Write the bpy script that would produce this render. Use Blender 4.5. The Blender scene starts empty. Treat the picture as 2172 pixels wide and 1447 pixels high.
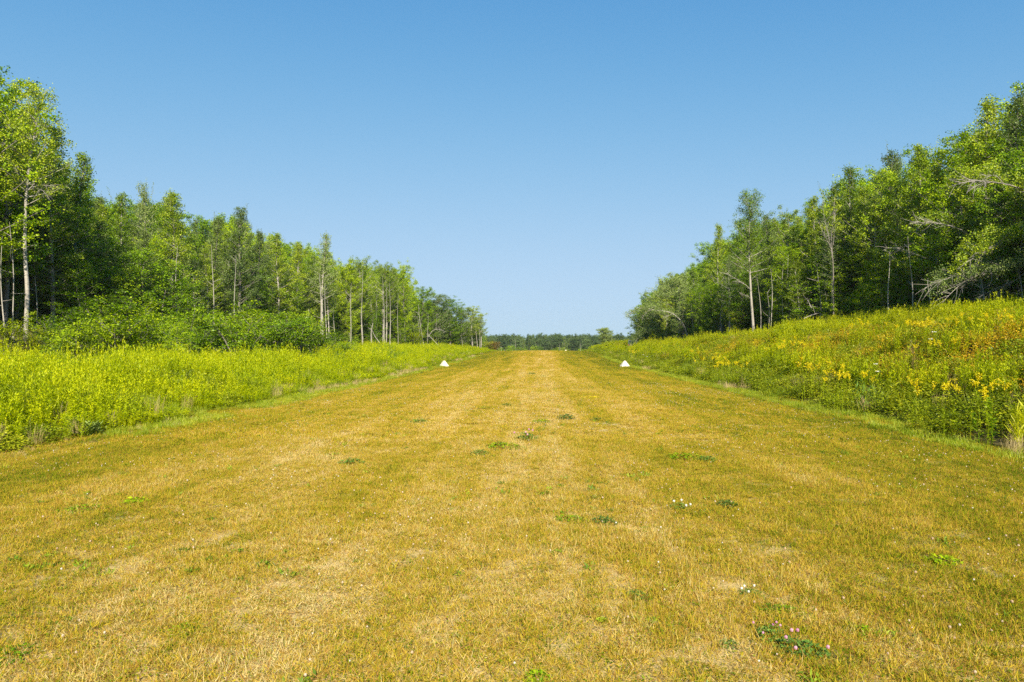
import bpy, math
import numpy as np
from mathutils import Vector

# ------------------------------------------------------------------ camera, sky, sun, exposure
scene = bpy.context.scene
F_PX, CX, YH, EYE = 1448.0, 1086.0, 735.0, 1.8
YAW = math.atan(69.0 / F_PX)
cam_data = bpy.data.cameras.new("camera")
cam = bpy.data.objects.new("camera", cam_data)
scene.collection.objects.link(cam)
cam.location = (0, 0, EYE)
cam.rotation_euler = (math.radians(90) + math.atan(11.5 / F_PX), 0, YAW)
cam_data.sensor_width = 36.0
cam_data.lens = 24.0
cam_data.clip_start = 0.05
cam_data.clip_end = 5000
scene.camera = cam

SUN_EL, SUN_AZ = math.radians(35), math.radians(170)      # azimuth clockwise from +Y (the strip's far end)
world = bpy.data.worlds.new("World")
scene.world = world
world.use_nodes = True
wn = world.node_tree
wn.nodes.clear()
sky = wn.nodes.new("ShaderNodeTexSky")
sky.sky_type = 'NISHITA'
sky.sun_disc = False
sky.sun_elevation = SUN_EL
sky.sun_rotation = SUN_AZ
sky.altitude = 0
sky.air_density = 1.0
sky.dust_density = 0.0
sky.ozone_density = 6.0
bg = wn.nodes.new("ShaderNodeBackground")
bg.inputs["Strength"].default_value = 0.10
EXPO = 0.85
wo = wn.nodes.new("ShaderNodeOutputWorld")
# soft shoulder of the camera's response, the same over the whole sky
sep = wn.nodes.new("ShaderNodeSeparateColor")
com = wn.nodes.new("ShaderNodeCombineColor")
wn.links.new(sky.outputs[0], sep.inputs[0])
for ch, (k_, g_, c_) in enumerate([(.55, 2.0, 3.0), (.80, 1.5, 3.1), (1.15, 1.0, 2.55)]):
    a_ = wn.nodes.new("ShaderNodeMath"); a_.operation = 'POWER'; a_.inputs[1].default_value = g_
    b_ = wn.nodes.new("ShaderNodeMath"); b_.operation = 'ADD'; b_.inputs[1].default_value = c_
    d_ = wn.nodes.new("ShaderNodeMath"); d_.operation = 'DIVIDE'
    e_ = wn.nodes.new("ShaderNodeMath"); e_.operation = 'MULTIPLY'; e_.inputs[1].default_value = k_ * 10 / 2 ** EXPO
    wn.links.new(sep.outputs[ch], a_.inputs[0])
    wn.links.new(a_.outputs[0], b_.inputs[0])
    wn.links.new(a_.outputs[0], d_.inputs[0])
    wn.links.new(b_.outputs[0], d_.inputs[1])
    wn.links.new(d_.outputs[0], e_.inputs[0])
    wn.links.new(e_.outputs[0], com.inputs[ch])
wn.links.new(com.outputs[0], bg.inputs["Color"])
wn.links.new(bg.outputs[0], wo.inputs["Surface"])

sun_data = bpy.data.lights.new("sun", 'SUN')
sun_data.energy = 5.0
sun_data.angle = math.radians(0.53)
sun_data.color = (1.0, 0.93, 0.80)
sun = bpy.data.objects.new("sun", sun_data)
scene.collection.objects.link(sun)
to_sun = Vector((math.sin(SUN_AZ) * math.cos(SUN_EL), math.cos(SUN_AZ) * math.cos(SUN_EL), math.sin(SUN_EL)))
sun.rotation_euler = to_sun.to_track_quat('Z', 'Y').to_euler()
sun.location = (20, -40, 60)

scene.view_settings.view_transform = 'Standard'
scene.view_settings.look = 'None'
scene.view_settings.gamma = 1
scene.view_settings.use_curve_mapping = False
scene.view_settings.exposure = EXPO
cy = scene.cycles
cy.use_denoising = False
cy.max_bounces = 7
cy.diffuse_bounces = 3
cy.glossy_bounces = 1
cy.transmission_bounces = 4
cy.transparent_max_bounces = 4
cy.caustics_reflective = False
cy.caustics_refractive = False
cy.use_adaptive_sampling = True
cy.adaptive_threshold = 0.02

HAZE = 0.00016
cy.volume_bounces = 0
rng = np.random.default_rng(11)
COL = scene.collection

# ------------------------------------------------------------------ picture <-> place
FW = np.array([-math.sin(YAW), math.cos(YAW)])
RT = np.array([math.cos(YAW), math.sin(YAW)])


def at(px, d):
    p = FW * d + RT * ((px - CX) / F_PX * d)
    return float(p[0]), float(p[1])


def zat(py, d):
    return EYE + (YH - py) / F_PX * d


def px_of(x, y):
    d = x * FW[0] + y * FW[1]
    return CX + (x * RT[0] + y * RT[1]) / np.maximum(d, 0.1) * F_PX, d


def W3(px, py, d):
    x, y = at(px, d)
    return (x, y, zat(py, d))


def sm(a, b, v):
    t = np.clip((v - a) / (b - a), 0, 1)
    return t * t * (3 - 2 * t)


EDGE_L, EDGE_R = -10.0, 8.3


def el(y):
    return -9.25 - .8 * sm(12, 60, y)


def terrain(x, y):
    x = np.asarray(x, float)
    y = np.asarray(y, float)
    z = 0.9 * sm(50, 132, y) - 5.0 * sm(138, 262, y)
    z = z - 0.0016 * np.minimum(np.abs(x), 10.0) ** 2
    u = -x
    fl = np.interp(y, [60, 92, 118, 148], [1, .75, .6, .05])
    ff = np.interp(y, [55, 112, 200], [1, .35, 0])
    z = z + fl * (0.08 * sm(10, 12, u) + 0.22 * sm(12, 20, u) + 0.55 * sm(20, 28, u)) + ff * 2.2 * sm(26, 34, u)
    fr = np.interp(y, [50, 66, 85, 98, 108, 118, 134, 152, 195], [1, .85, .7, .38, .27, .38, .68, .62, 0])
    z = z + fr * (2.1 * sm(8.3, 14.0, x) + 1.25 * sm(13, 25, x))
    out = np.maximum(sm(9.5, 13, -x), sm(8, 11, x))
    z = z + out * 0.09 * (np.sin(x * .9 + np.sin(y * .37) * 1.4) + np.sin(y * .71 + x * .3))
    z = z + 0.012 * (np.sin(x * 2.1 + 1.3) * np.sin(y * 1.37) + np.sin(y * .61 + x))
    return z


def tz(x, y):
    return float(terrain(x, y))


def hash_noise(x, y, s, seed=0):
    """smooth value noise for python-side placement"""
    x = np.asarray(x) / s
    y = np.asarray(y) / s
    xi = np.floor(x).astype(np.int64)
    yi = np.floor(y).astype(np.int64)
    fx = x - xi
    fy = y - yi
    fx = fx * fx * (3 - 2 * fx)
    fy = fy * fy * (3 - 2 * fy)

    def h(a, b):
        n = (a * 374761393 + b * 668265263 + seed * 974711) & 0x7fffffff
        n = ((n ^ (n >> 13)) * 1274126177) & 0x7fffffff
        return (n & 0xffff) / 65535.0
    return (h(xi, yi) * (1 - fx) + h(xi + 1, yi) * fx) * (1 - fy) + (h(xi, yi + 1) * (1 - fx) + h(xi + 1, yi + 1) * fx) * fy


# ------------------------------------------------------------------ mesh helpers
class Geo:
    def __init__(self):
        self.v, self.f, self.t, self.m, self.n = [], [], [], [], 0

    def add(self, verts, quads, tint, mat=0):
        verts = np.asarray(verts, np.float32).reshape(-1, 3)
        quads = np.asarray(quads, np.int32).reshape(-1, 4)
        self.v.append(verts)
        self.f.append(quads + self.n)
        self.t.append(np.broadcast_to(np.asarray(tint, np.float32), (len(quads),)))
        self.m.append(np.full(len(quads), mat, np.int32))
        self.n += len(verts)

    def leaves(self, c, d, s, L, Wd, tint, mat=0):
        """rhombic leaves: base c, direction d, side s"""
        n = len(c)
        if n == 0:
            return
        L = np.broadcast_to(L, (n,))[:, None]
        Wd = np.broadcast_to(Wd, (n,))[:, None]
        v = np.empty((n, 4, 3), np.float32)
        v[:, 0] = c
        v[:, 1] = c + d * L * .45 + s * Wd * .5
        v[:, 2] = c + d * L
        v[:, 3] = c + d * L * .45 - s * Wd * .5
        self.add(v, np.arange(n * 4).reshape(n, 4), tint, mat)

    def tube(self, pts, rad, k=6, tint=.5, mat=0):
        pts = np.asarray(pts, float)
        rad = np.broadcast_to(np.asarray(rad, float), (len(pts),))
        tg = np.gradient(pts, axis=0)
        tg /= np.linalg.norm(tg, axis=1)[:, None] + 1e-9
        ref = np.array([0.31, 0.17, 1.0]) if abs(tg[0][2]) < .8 else np.array([1.0, 0.1, 0.05])
        a = np.cross(tg, ref)
        a /= np.linalg.norm(a, axis=1)[:, None] + 1e-9
        b = np.cross(tg, a)
        th = np.arange(k) / k * 2 * math.pi
        ring = a[:, None, :] * np.cos(th)[None, :, None] + b[:, None, :] * np.sin(th)[None, :, None]
        v = pts[:, None, :] + ring * rad[:, None, None]
        n = len(pts)
        i = np.arange(n - 1)[:, None] * k
        j = np.arange(k)[None, :]
        j2 = (j + 1) % k
        q = np.stack([i + j, i + j2, i + k + j2, i + k + j], -1).reshape(-1, 4)
        self.add(v.reshape(-1, 3), q, tint, mat)

    def blob(self, c, r, tint=.5, mat=0, squash=1.0):
        """small faceted ball"""
        u = np.array([0, 1, 2, 3, 4, 5]) / 6 * 2 * math.pi
        v = [(0, 0, -r * squash)] * 1
        rows = [(-.55, .83), (.35, .94), (.85, .5)]
        vs = []
        for zz, rr in rows:
            for a in u:
                vs.append((math.cos(a) * rr * r, math.sin(a) * rr * r, zz * r * squash))
        vs.append((0, 0, r * squash))
        q = []
        for k in range(2):
            for j in range(6):
                q.append((k * 6 + j, k * 6 + (j + 1) % 6, (k + 1) * 6 + (j + 1) % 6, (k + 1) * 6 + j))
        for j in range(0, 6, 2):
            q.append((12 + j, 12 + (j + 1) % 6, 12 + (j + 2) % 6, 18))
        self.add(np.array(vs) + np.array(c), q, tint, mat)

    def mesh(self, name, mats, smooth=False):
        v = np.concatenate(self.v)
        f = np.concatenate(self.f)
        me = bpy.data.meshes.new(name)
        me.vertices.add(len(v))
        me.vertices.foreach_set("co", v.ravel())
        me.loops.add(len(f) * 4)
        me.loops.foreach_set("vertex_index", f.ravel())
        me.polygons.add(len(f))
        me.polygons.foreach_set("loop_start", np.arange(len(f), dtype=np.int32) * 4)
        me.polygons.foreach_set("loop_total", np.full(len(f), 4, np.int32))
        me.polygons.foreach_set("material_index", np.concatenate(self.m))
        me.polygons.foreach_set("use_smooth", np.full(len(f), smooth, bool))
        a = me.attributes.new("tint", 'FLOAT', 'FACE')
        a.data.foreach_set("value", np.concatenate(self.t).astype(np.float32))
        for m in mats:
            me.materials.append(m)
        me.update(calc_edges=True)
        return me


def rand_unit(n, zs=1.0, zb=0.0):
    v = rng.normal(size=(n, 3))
    v[:, 2] = v[:, 2] * zs + zb
    return v / (np.linalg.norm(v, axis=1)[:, None] + 1e-9)


def norm(v):
    return v / (np.linalg.norm(v, axis=-1, keepdims=True) + 1e-9)


def link(name, me, parent=None, loc=None):
    o = bpy.data.objects.new(name, me)
    COL.objects.link(o)
    if parent is not None:
        o.parent = parent
    if loc is not None:
        o.location = loc
    return o


def tag(o, label=None, cat=None, group=None, kind=None):
    if label:
        o["label"] = label
    if cat:
        o["category"] = cat
    if group:
        o["group"] = group
    if kind:
        o["kind"] = kind
    return o


def empty(name, loc, rz=0.0, sc=(1, 1, 1)):
    o = bpy.data.objects.new(name, None)
    COL.objects.link(o)
    o.location = loc
    o.rotation_euler = (0, 0, rz)
    o.scale = sc
    o.empty_display_size = .3
    return o


# ------------------------------------------------------------------ materials
def new_mat(name):
    m = bpy.data.materials.new(name)
    m.use_nodes = True
    m.node_tree.nodes.clear()
    return m, m.node_tree


class NT:
    def __init__(self, nt):
        self.nt = nt

    def n(self, typ, **kw):
        nd = self.nt.nodes.new(typ)
        for k, v in kw.items():
            setattr(nd, k, v)
        return nd

    def l(self, a, b):
        self.nt.links.new(a, b)

    def pos(self):
        return self.n("ShaderNodeNewGeometry").outputs["Position"]

    def noise(self, vec, scale, detail=2, rough=.5, stretch=None):
        if stretch:
            mp = self.n("ShaderNodeMapping")
            mp.inputs["Scale"].default_value = stretch
            self.l(vec, mp.inputs["Vector"])
            vec = mp.outputs[0]
        t = self.n("ShaderNodeTexNoise")
        t.inputs["Scale"].default_value = scale
        t.inputs["Detail"].default_value = detail
        t.inputs["Roughness"].default_value = rough
        self.l(vec, t.inputs["Vector"])
        return t.outputs["Fac"]

    def ramp(self, fac, stops):
        r = self.n("ShaderNodeValToRGB")
        cr = r.color_ramp
        while len(cr.elements) < len(stops):
            cr.elements.new(.5)
        for e, (p, c) in zip(cr.elements, stops):
            e.position = p
            e.color = (*c, 1) if len(c) == 3 else c
        self.l(fac, r.inputs[0])
        return r.outputs[0]

    def mix(self, fac, a, b, mode='MIX'):
        m = self.n("ShaderNodeMix", data_type='RGBA', blend_type=mode)
        for sock, val in ((m.inputs[0], fac), (m.inputs[6], a), (m.inputs[7], b)):
            if isinstance(val, (int, float)):
                sock.default_value = val
            elif isinstance(val, tuple):
                sock.default_value = (*val, 1)
            else:
                self.l(val, sock)
        return m.outputs[2]

    def math(self, op, a, b=0.0, c=0.0, clamp=False):
        m = self.n("ShaderNodeMath", operation=op, use_clamp=clamp)
        for i, val in enumerate((a, b, c)):
            if isinstance(val, (int, float)):
                m.inputs[i].default_value = val
            else:
                self.l(val, m.inputs[i])
        return m.outputs[0]

    def attr(self, name):
        return self.n("ShaderNodeAttribute", attribute_name=name).outputs["Fac"]

    def objrand(self):
        return self.n("ShaderNodeObjectInfo").outputs["Random"]


def leaf_mat(name, dark, mid, light, transl=.30, gloss=.018, nscale=.25, wt=(.50, .38, .2), extra=None, rough=.45):
    """leaf colour from leaf tint, plant and patch; diffuse + translucent + thin gloss"""
    m, nt = new_mat(name)
    g = NT(nt)
    t = g.attr("tint")
    r = g.objrand()
    nz = g.noise(g.pos(), nscale, 2)
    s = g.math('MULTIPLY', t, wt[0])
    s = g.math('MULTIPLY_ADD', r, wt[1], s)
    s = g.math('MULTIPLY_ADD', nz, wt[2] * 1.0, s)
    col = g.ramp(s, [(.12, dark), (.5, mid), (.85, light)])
    if extra:
        col = extra(g, col)
    d = g.n("ShaderNodeBsdfDiffuse")
    tr = g.n("ShaderNodeBsdfTranslucent")
    gl = g.n("ShaderNodeBsdfGlossy")
    gl.inputs["Roughness"].default_value = rough
    g.l(col, d.inputs[0])
    tc = g.mix(1.0, col, (1.0, 1.05, .55), 'MULTIPLY')
    g.l(tc, tr.inputs[0])
    m1 = g.n("ShaderNodeMixShader")
    m1.inputs[0].default_value = transl
    g.l(d.outputs[0], m1.inputs[1])
    g.l(tr.outputs[0], m1.inputs[2])
    m2 = g.n("ShaderNodeMixShader")
    m2.inputs[0].default_value = gloss
    g.l(m1.outputs[0], m2.inputs[1])
    g.l(gl.outputs[0], m2.inputs[2])
    out = g.n("ShaderNodeOutputMaterial")
    g.l(m2.outputs[0], out.inputs["Surface"])
    return m


def bark_mat(name, pale, dark, amount=.5, zs=.25):
    m, nt = new_mat(name)
    g = NT(nt)
    co = g.n("ShaderNodeTexCoord").outputs["Object"]
    a = g.noise(co, 9, 4, .6, (1, 1, zs * 16))
    b = g.noise(co, 1.6, 3, .6)
    c1 = g.ramp(a, [(.36, dark), (.36 + .2 * amount, pale)])
    c2 = g.mix(g.ramp(b, [(.42, (0, 0, 0)), (.7, (1, 1, 1))]), c1, tuple(v * .62 for v in pale))
    c3 = g.mix(g.math('MULTIPLY', g.objrand(), .4), c2, tuple(v * .55 for v in pale))
    p = g.n("ShaderNodeBsdfPrincipled")
    p.inputs["Roughness"].default_value = .85
    g.l(c3, p.inputs["Base Color"])
    bp = g.n("ShaderNodeBump")
    bp.inputs["Strength"].default_value = .4
    bp.inputs["Distance"].default_value = .02
    g.l(a, bp.inputs["Height"])
    g.l(bp.outputs[0], p.inputs["Normal"])
    out = g.n("ShaderNodeOutputMaterial")
    g.l(p.outputs[0], out.inputs["Surface"])
    return m


def plain_mat(name, col, rough=.6, metal=0.0, var=.15, scale=6):
    m, nt = new_mat(name)
    g = NT(nt)
    co = g.n("ShaderNodeTexCoord").outputs["Object"]
    nz = g.noise(co, scale, 4, .6)
    c = g.mix(g.ramp(nz, [(.35, (0, 0, 0)), (.75, (1, 1, 1))]), col, tuple(v * (1 - var) for v in col))
    p = g.n("ShaderNodeBsdfPrincipled")
    p.inputs["Roughness"].default_value = rough
    p.inputs["Metallic"].default_value = metal
    g.l(c, p.inputs["Base Color"])
    out = g.n("ShaderNodeOutputMaterial")
    g.l(p.outputs[0], out.inputs["Surface"])
    return m


M = {}
M['aspen'] = leaf_mat("aspen_leaf", (.050, .105, .003), (.18, .275, .010), (.48, .54, .022))
M['greyaspen'] = leaf_mat("grey_aspen_leaf", (.05, .095, .018), (.155, .22, .045), (.36, .43, .11))
M['maple'] = leaf_mat("maple_leaf", (.065, .15, .002), (.22, .36, .004), (.48, .57, .007))
M['shrub'] = leaf_mat("shrub_leaf", (.055, .13, .002), (.18, .30, .004), (.44, .53, .008))
M['yellowshrub'] = leaf_mat("yellow_shrub_leaf", (.12, .20, .002), (.34, .40, .004), (.56, .52, .006))
M['rusty'] = leaf_mat("rusty_leaf", (.12, .08, .02), (.28, .17, .02), (.40, .30, .01))
M['fargreen'] = leaf_mat("far_hazed_leaf", (.035, .07, .022), (.095, .15, .045), (.19, .26, .08))  # muted bluish green for far trees, distance haze put into the leaf colour
M['conifer'] = leaf_mat("conifer_needles", (.02, .05, .015), (.04, .09, .025), (.08, .14, .04), transl=.1)
M['bark_pale'] = bark_mat("pale_bark", (.47, .42, .34), (.10, .085, .07), .5)
M['bark_grey'] = bark_mat("grey_bark", (.27, .23, .185), (.07, .06, .05), .8)
M['deadwood'] = bark_mat("dead_wood", (.42, .37, .31), (.24, .2, .16), .6)


# meadow plants: rusty / orange patches where the noise says so
def meadow_extra(strength, xlo, xhi):
    def f(g, col):
        pos = g.pos()
        sp = g.n("ShaderNodeSeparateXYZ")
        g.l(pos, sp.inputs[0])
        nz = g.noise(pos, .33, 3, .6, (1, .55, .3))
        reg = g.n("ShaderNodeMapRange", interpolation_type='SMOOTHSTEP')
        g.l(sp.outputs[0], reg.inputs[0])
        reg.inputs[1].default_value = xlo
        reg.inputs[2].default_value = xhi
        w = g.math('MULTIPLY', g.ramp(nz, [(.44, (0, 0, 0)), (.62, (1, 1, 1))]), reg.outputs[0])
        w = g.math('MULTIPLY', w, strength)
        r = g.objrand()
        w2 = g.math('MULTIPLY', w, g.math('GREATER_THAN', g.attr("tint"), .35))
        c = g.mix(w2, col, g.ramp(r, [(0, (.40, .20, .012)), (.5, (.42, .30, .015)), (1, (.30, .28, .012))]))
        return c
    return f


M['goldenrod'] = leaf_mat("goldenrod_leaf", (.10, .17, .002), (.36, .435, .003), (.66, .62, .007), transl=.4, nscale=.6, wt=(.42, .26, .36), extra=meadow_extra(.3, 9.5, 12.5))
M['goldenrod_left'] = leaf_mat("sunlit_goldenrod_leaf", (.12, .20, .002), (.41, .49, .002), (.72, .68, .005), transl=.4, nscale=.6, wt=(.42, .26, .36))  # brighter copy of the goldenrod leaf, left meadow's sunlight put into its colour
M['bramble'] = leaf_mat("bramble_leaf", (.09, .14, .004), (.25, .31, .007), (.48, .46, .015), transl=.3, nscale=.7, extra=meadow_extra(.95, 8.5, 12))
M['rustleaf'] = leaf_mat("rusty_bramble_leaf", (.26, .24, .006), (.56, .38, .010), (.74, .42, .018), transl=.25, nscale=.8, wt=(.6, .25, .3))
M['tallgrass'] = leaf_mat("tall_grass_blade", (.11, .19, .005), (.26, .34, .010), (.50, .50, .04), transl=.35, nscale=.6)
M['drygrass'] = leaf_mat("dry_grass_stalk", (.30, .20, .08), (.48, .34, .14), (.60, .47, .22), transl=.25)
M['flower'] = leaf_mat("goldenrod_flower", (.50, .40, .004), (.70, .56, .006), (.82, .68, .012), transl=.25)
M['white'] = leaf_mat("white_flower", (.55, .52, .42), (.7, .68, .58), (.8, .78, .7), transl=.2)
M['pink'] = leaf_mat("pink_clover_flower", (.42, .14, .24), (.58, .24, .36), (.66, .36, .42), transl=.2)
M['clover'] = leaf_mat("clover_leaf", (.05, .11, .02), (.11, .21, .03), (.20, .32, .04), transl=.25)
M['silver'] = leaf_mat("silvery_leaf", (.12, .18, .03), (.24, .32, .06), (.40, .46, .13), transl=.2)


def turf_color(g, tint=None):
    """dry mown turf: long streaks along the strip, green edges, pale bare spots"""
    pos = g.pos()
    sp = g.n("ShaderNodeSeparateXYZ")
    g.l(pos, sp.inputs[0])
    big = g.noise(pos, .55, 3, .55, (1, .28, 1))
    med = g.noise(pos, 1.9, 4, .6, (1, .7, 1))
    streak = g.noise(pos, 1.5, 4, .6, (1, .025, 1))
    s = g.math('MULTIPLY', big, .50)
    s = g.math('MULTIPLY_ADD', med, .50, s)
    s = g.math('SUBTRACT', s, .06)
    s = g.math('MULTIPLY_ADD', streak, .52, s)
    s = g.math('SUBTRACT', s, .086)
    fineg = g.noise(pos, 12.0, 3, .6)
    s = g.math('ADD', s, g.math('MULTIPLY_ADD', fineg, .40, -.20))
    # worn pale line down the middle, greener right of it
    mid = g.math('MULTIPLY', sp.outputs[0], sp.outputs[0])
    mid = g.math('EXPONENT', g.math('MULTIPLY', mid, -2.2))
    s = g.math('MULTIPLY_ADD', mid, .05, s)
    rside = g.n("ShaderNodeMapRange", interpolation_type='SMOOTHSTEP')
    g.l(sp.outputs[0], rside.inputs[0])
    rside.inputs[1].default_value = .6
    rside.inputs[2].default_value = 3.5
    s = g.math('SUBTRACT', s, g.math('MULTIPLY', rside.outputs[0], .045))
    if tint is not None:
        s = g.math('ADD', s, g.math('MULTIPLY_ADD', tint, .34, -.17))
        s = g.math('ADD', s, g.math('MULTIPLY_ADD', g.objrand(), .06, -.03))
    # greener towards the edges
    ax = g.math('ABSOLUTE', g.math('ADD', sp.outputs[0], .8))
    edge = g.n("ShaderNodeMapRange", interpolation_type='SMOOTHSTEP')
    g.l(ax, edge.inputs[0])
    edge.inputs[1].default_value = 1.0
    edge.inputs[2].default_value = 9.6
    s = g.math('SUBTRACT', s, g.math('MULTIPLY', edge.outputs[0], .17))
    # away from the worn centre line the far part of the strip is greener
    far = g.n("ShaderNodeMapRange", interpolation_type='SMOOTHSTEP')
    g.l(sp.outputs[1], far.inputs[0])
    far.inputs[1].default_value = 14.0
    far.inputs[2].default_value = 90.0
    off = g.n("ShaderNodeMapRange", interpolation_type='SMOOTHSTEP')
    g.l(g.math('ABSOLUTE', g.math('ADD', sp.outputs[0], .5)), off.inputs[0])
    off.inputs[1].default_value = .6
    off.inputs[2].default_value = 3.2
    s = g.math('SUBTRACT', s, g.math('MULTIPLY', far.outputs[0], g.math('MULTIPLY_ADD', off.outputs[0], .08, .045)))
    if tint is not None:
        fr = g.math('FRACT', g.math('MULTIPLY', tint, 7.31))
        s = g.math('ADD', s, g.math('MULTIPLY_ADD', fr, .16, -.08))
    col = g.ramp(s, [(.26, (.07, .13, .005)), (.40, (.23, .26, .010)), (.50, (.41, .345, .016)), (.60, (.53, .375, .028)), (.70, (.61, .43, .07)), (.84, (.72, .58, .25))])
    if tint is not None:
        fr2 = g.math('FRACT', g.math('MULTIPLY', tint, 13.7))
        col = g.mix(g.math('MULTIPLY', g.math('GREATER_THAN', fr2, .80), .8), col, (.40, .20, .045))
        col = g.mix(g.math('MULTIPLY', g.math('LESS_THAN', fr2, .10), .7), col, (.15, .24, .012))
    return col, s, sp


def blade_mat():
    m, nt = new_mat("turf_blade")
    g = NT(nt)
    col, s, sp = turf_color(g, g.attr("tint"))
    d = g.n("ShaderNodeBsdfDiffuse")
    tr = g.n("ShaderNodeBsdfTranslucent")
    g.l(col, d.inputs[0])
    g.l(col, tr.inputs[0])
    ms = g.n("ShaderNodeMixShader")
    ms.inputs[0].default_value = .3
    g.l(d.outputs[0], ms.inputs[1])
    g.l(tr.outputs[0], ms.inputs[2])
    out = g.n("ShaderNodeOutputMaterial")
    g.l(ms.outputs[0], out.inputs["Surface"])
    return m


M['blade'] = blade_mat()


def ground_mat():
    m, nt = new_mat("ground")
    g = NT(nt)
    col, s, sp = turf_color(g, None)
    fine = g.noise(g.pos(), 42, 5, .7)
    fine2 = g.noise(g.pos(), 9, 4, .65)
    soil = g.ramp(fine, [(.3, (.34, .24, .11)), (.5, (.66, .46, .24)), (.7, (.80, .62, .38))])
    turf = g.mix(.6, col, soil)
    turf = g.mix(g.ramp(fine2, [(.35, (.45, .45, .45)), (.6, (0, 0, 0))]), turf, (.34, .26, .07))
    litter = g.ramp(fine2, [(.3, (.05, .04, .02)), (.55, (.12, .10, .03)), (.75, (.22, .17, .07))])
    zone = g.attr("zone")
    c = g.mix(g.ramp(zone, [(.2, (0, 0, 0)), (.45, (1, 1, 1))]), turf, litter)
    p = g.n("ShaderNodeBsdfPrincipled")
    p.inputs["Roughness"].default_value = 1
    p.inputs["Specular IOR Level"].default_value = .1
    g.l(c, p.inputs["Base Color"])
    bp = g.n("ShaderNodeBump")
    bp.inputs["Strength"].default_value = .8
    bp.inputs["Distance"].default_value = .03
    g.l(fine, bp.inputs["Height"])
    g.l(bp.outputs[0], p.inputs["Normal"])
    out = g.n("ShaderNodeOutputMaterial")
    g.l(p.outputs[0], out.inputs["Surface"])
    return m


M['ground'] = ground_mat()

# ------------------------------------------------------------------ ground
xs = np.concatenate([-np.geomspace(400, 48, 26), np.arange(-45, 45.01, .5), np.geomspace(48, 400, 26)])
ys = np.concatenate([-np.geomspace(55, 14, 8), np.arange(-12, 175, .7), np.geomspace(178, 740, 30)])
X, Y = np.meshgrid(xs, ys)
Z = terrain(X, Y)
gg = Geo()
nx, ny = len(xs), len(ys)
ii = np.arange(ny - 1)[:, None] * nx + np.arange(nx - 1)[None, :]
gg.add(np.stack([X, Y, Z], -1), np.stack([ii, ii + 1, ii + nx + 1, ii + nx], -1), .5)
gm = gg.mesh("ground", [M['ground']], True)
za = gm.attributes.new("zone", 'FLOAT', 'POINT')
za.data.foreach_set("value", np.maximum(sm(9.1, 9.9, -X), sm(8.1, 8.9, X)).ravel().astype(np.float32))
tag(link("ground", gm), "dry mown grass strip and the banks and wood floor beside it", kind="structure")


# ------------------------------------------------------------------ scatter (instances of source plants on points)
SRC = {}


def source(name, me_list):
    c = bpy.data.collections.new(name)
    for i, me in enumerate(me_list):
        o = bpy.data.objects.new("%s_%02d" % (name, i), me)
        c.objects.link(o)
    SRC[name] = (c, len(me_list))


def scatter(name, label, src, x, y, z, rz, sc, tilt=None, idx=None, szz=None):
    c, k = SRC[src]
    n = len(x)
    me = bpy.data.meshes.new(name)
    me.vertices.add(n)
    me.vertices.foreach_set("co", np.stack([x, y, z], -1).astype(np.float32).ravel())
    rot = np.zeros((n, 3), np.float32)
    rot[:, 2] = rz
    if tilt is not None:
        rot[:, 0] = tilt * rng.normal(size=n)
        rot[:, 1] = tilt * rng.normal(size=n)
    s3 = np.stack([sc, sc, sc * (szz if szz is not None else 1)], -1).astype(np.float32)
    a = me.attributes.new("rot", 'FLOAT_VECTOR', 'POINT')
    a.data.foreach_set("vector", rot.ravel())
    a = me.attributes.new("scl", 'FLOAT_VECTOR', 'POINT')
    a.data.foreach_set("vector", s3.ravel())
    a = me.attributes.new("idx", 'INT', 'POINT')
    a.data.foreach_set("value", (idx if idx is not None else rng.integers(0, k, n)).astype(np.int32))
    o = link(name, me)
    ng = bpy.data.node_groups.new(name + "_scatter", 'GeometryNodeTree')
    ng.interface.new_socket("Geometry", in_out='INPUT', socket_type='NodeSocketGeometry')
    ng.interface.new_socket("Geometry", in_out='OUTPUT', socket_type='NodeSocketGeometry')
    gi = ng.nodes.new("NodeGroupInput")
    go = ng.nodes.new("NodeGroupOutput")
    ci = ng.nodes.new("GeometryNodeCollectionInfo")
    ci.inputs["Collection"].default_value = c
    ci.inputs["Separate Children"].default_value = True
    ci.inputs["Reset Children"].default_value = True
    ip = ng.nodes.new("GeometryNodeInstanceOnPoints")
    ip.inputs["Pick Instance"].default_value = True

    def na(nm, t):
        q = ng.nodes.new("GeometryNodeInputNamedAttribute")
        q.data_type = t
        q.inputs["Name"].default_value = nm
        return q.outputs["Attribute"]
    ng.links.new(gi.outputs[0], ip.inputs["Points"])
    ng.links.new(ci.outputs[0], ip.inputs["Instance"])
    ng.links.new(na("idx", 'INT'), ip.inputs["Instance Index"])
    ng.links.new(na("rot", 'FLOAT_VECTOR'), ip.inputs["Rotation"])
    ng.links.new(na("scl", 'FLOAT_VECTOR'), ip.inputs["Scale"])
    ng.links.new(ip.outputs[0], go.inputs[0])
    md = o.modifiers.new("scatter", 'NODES')
    md.node_group = ng
    tag(o, label, kind="stuff")
    return o


def jgrid(x0, x1, y0, y1, s, jit=.5):
    gx, gy = np.meshgrid(np.arange(x0, x1, s), np.arange(y0, y1, s))
    gx = gx.ravel() + rng.uniform(-jit, jit, gx.size) * s
    gy = gy.ravel() + rng.uniform(-jit, jit, gy.size) * s
    return gx, gy


def in_view(x, y, m=650):
    p, d = px_of(x, y)
    return (d > -8) & ((d < 25) | ((p > -m) & (p < 2172 + m)))


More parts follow.
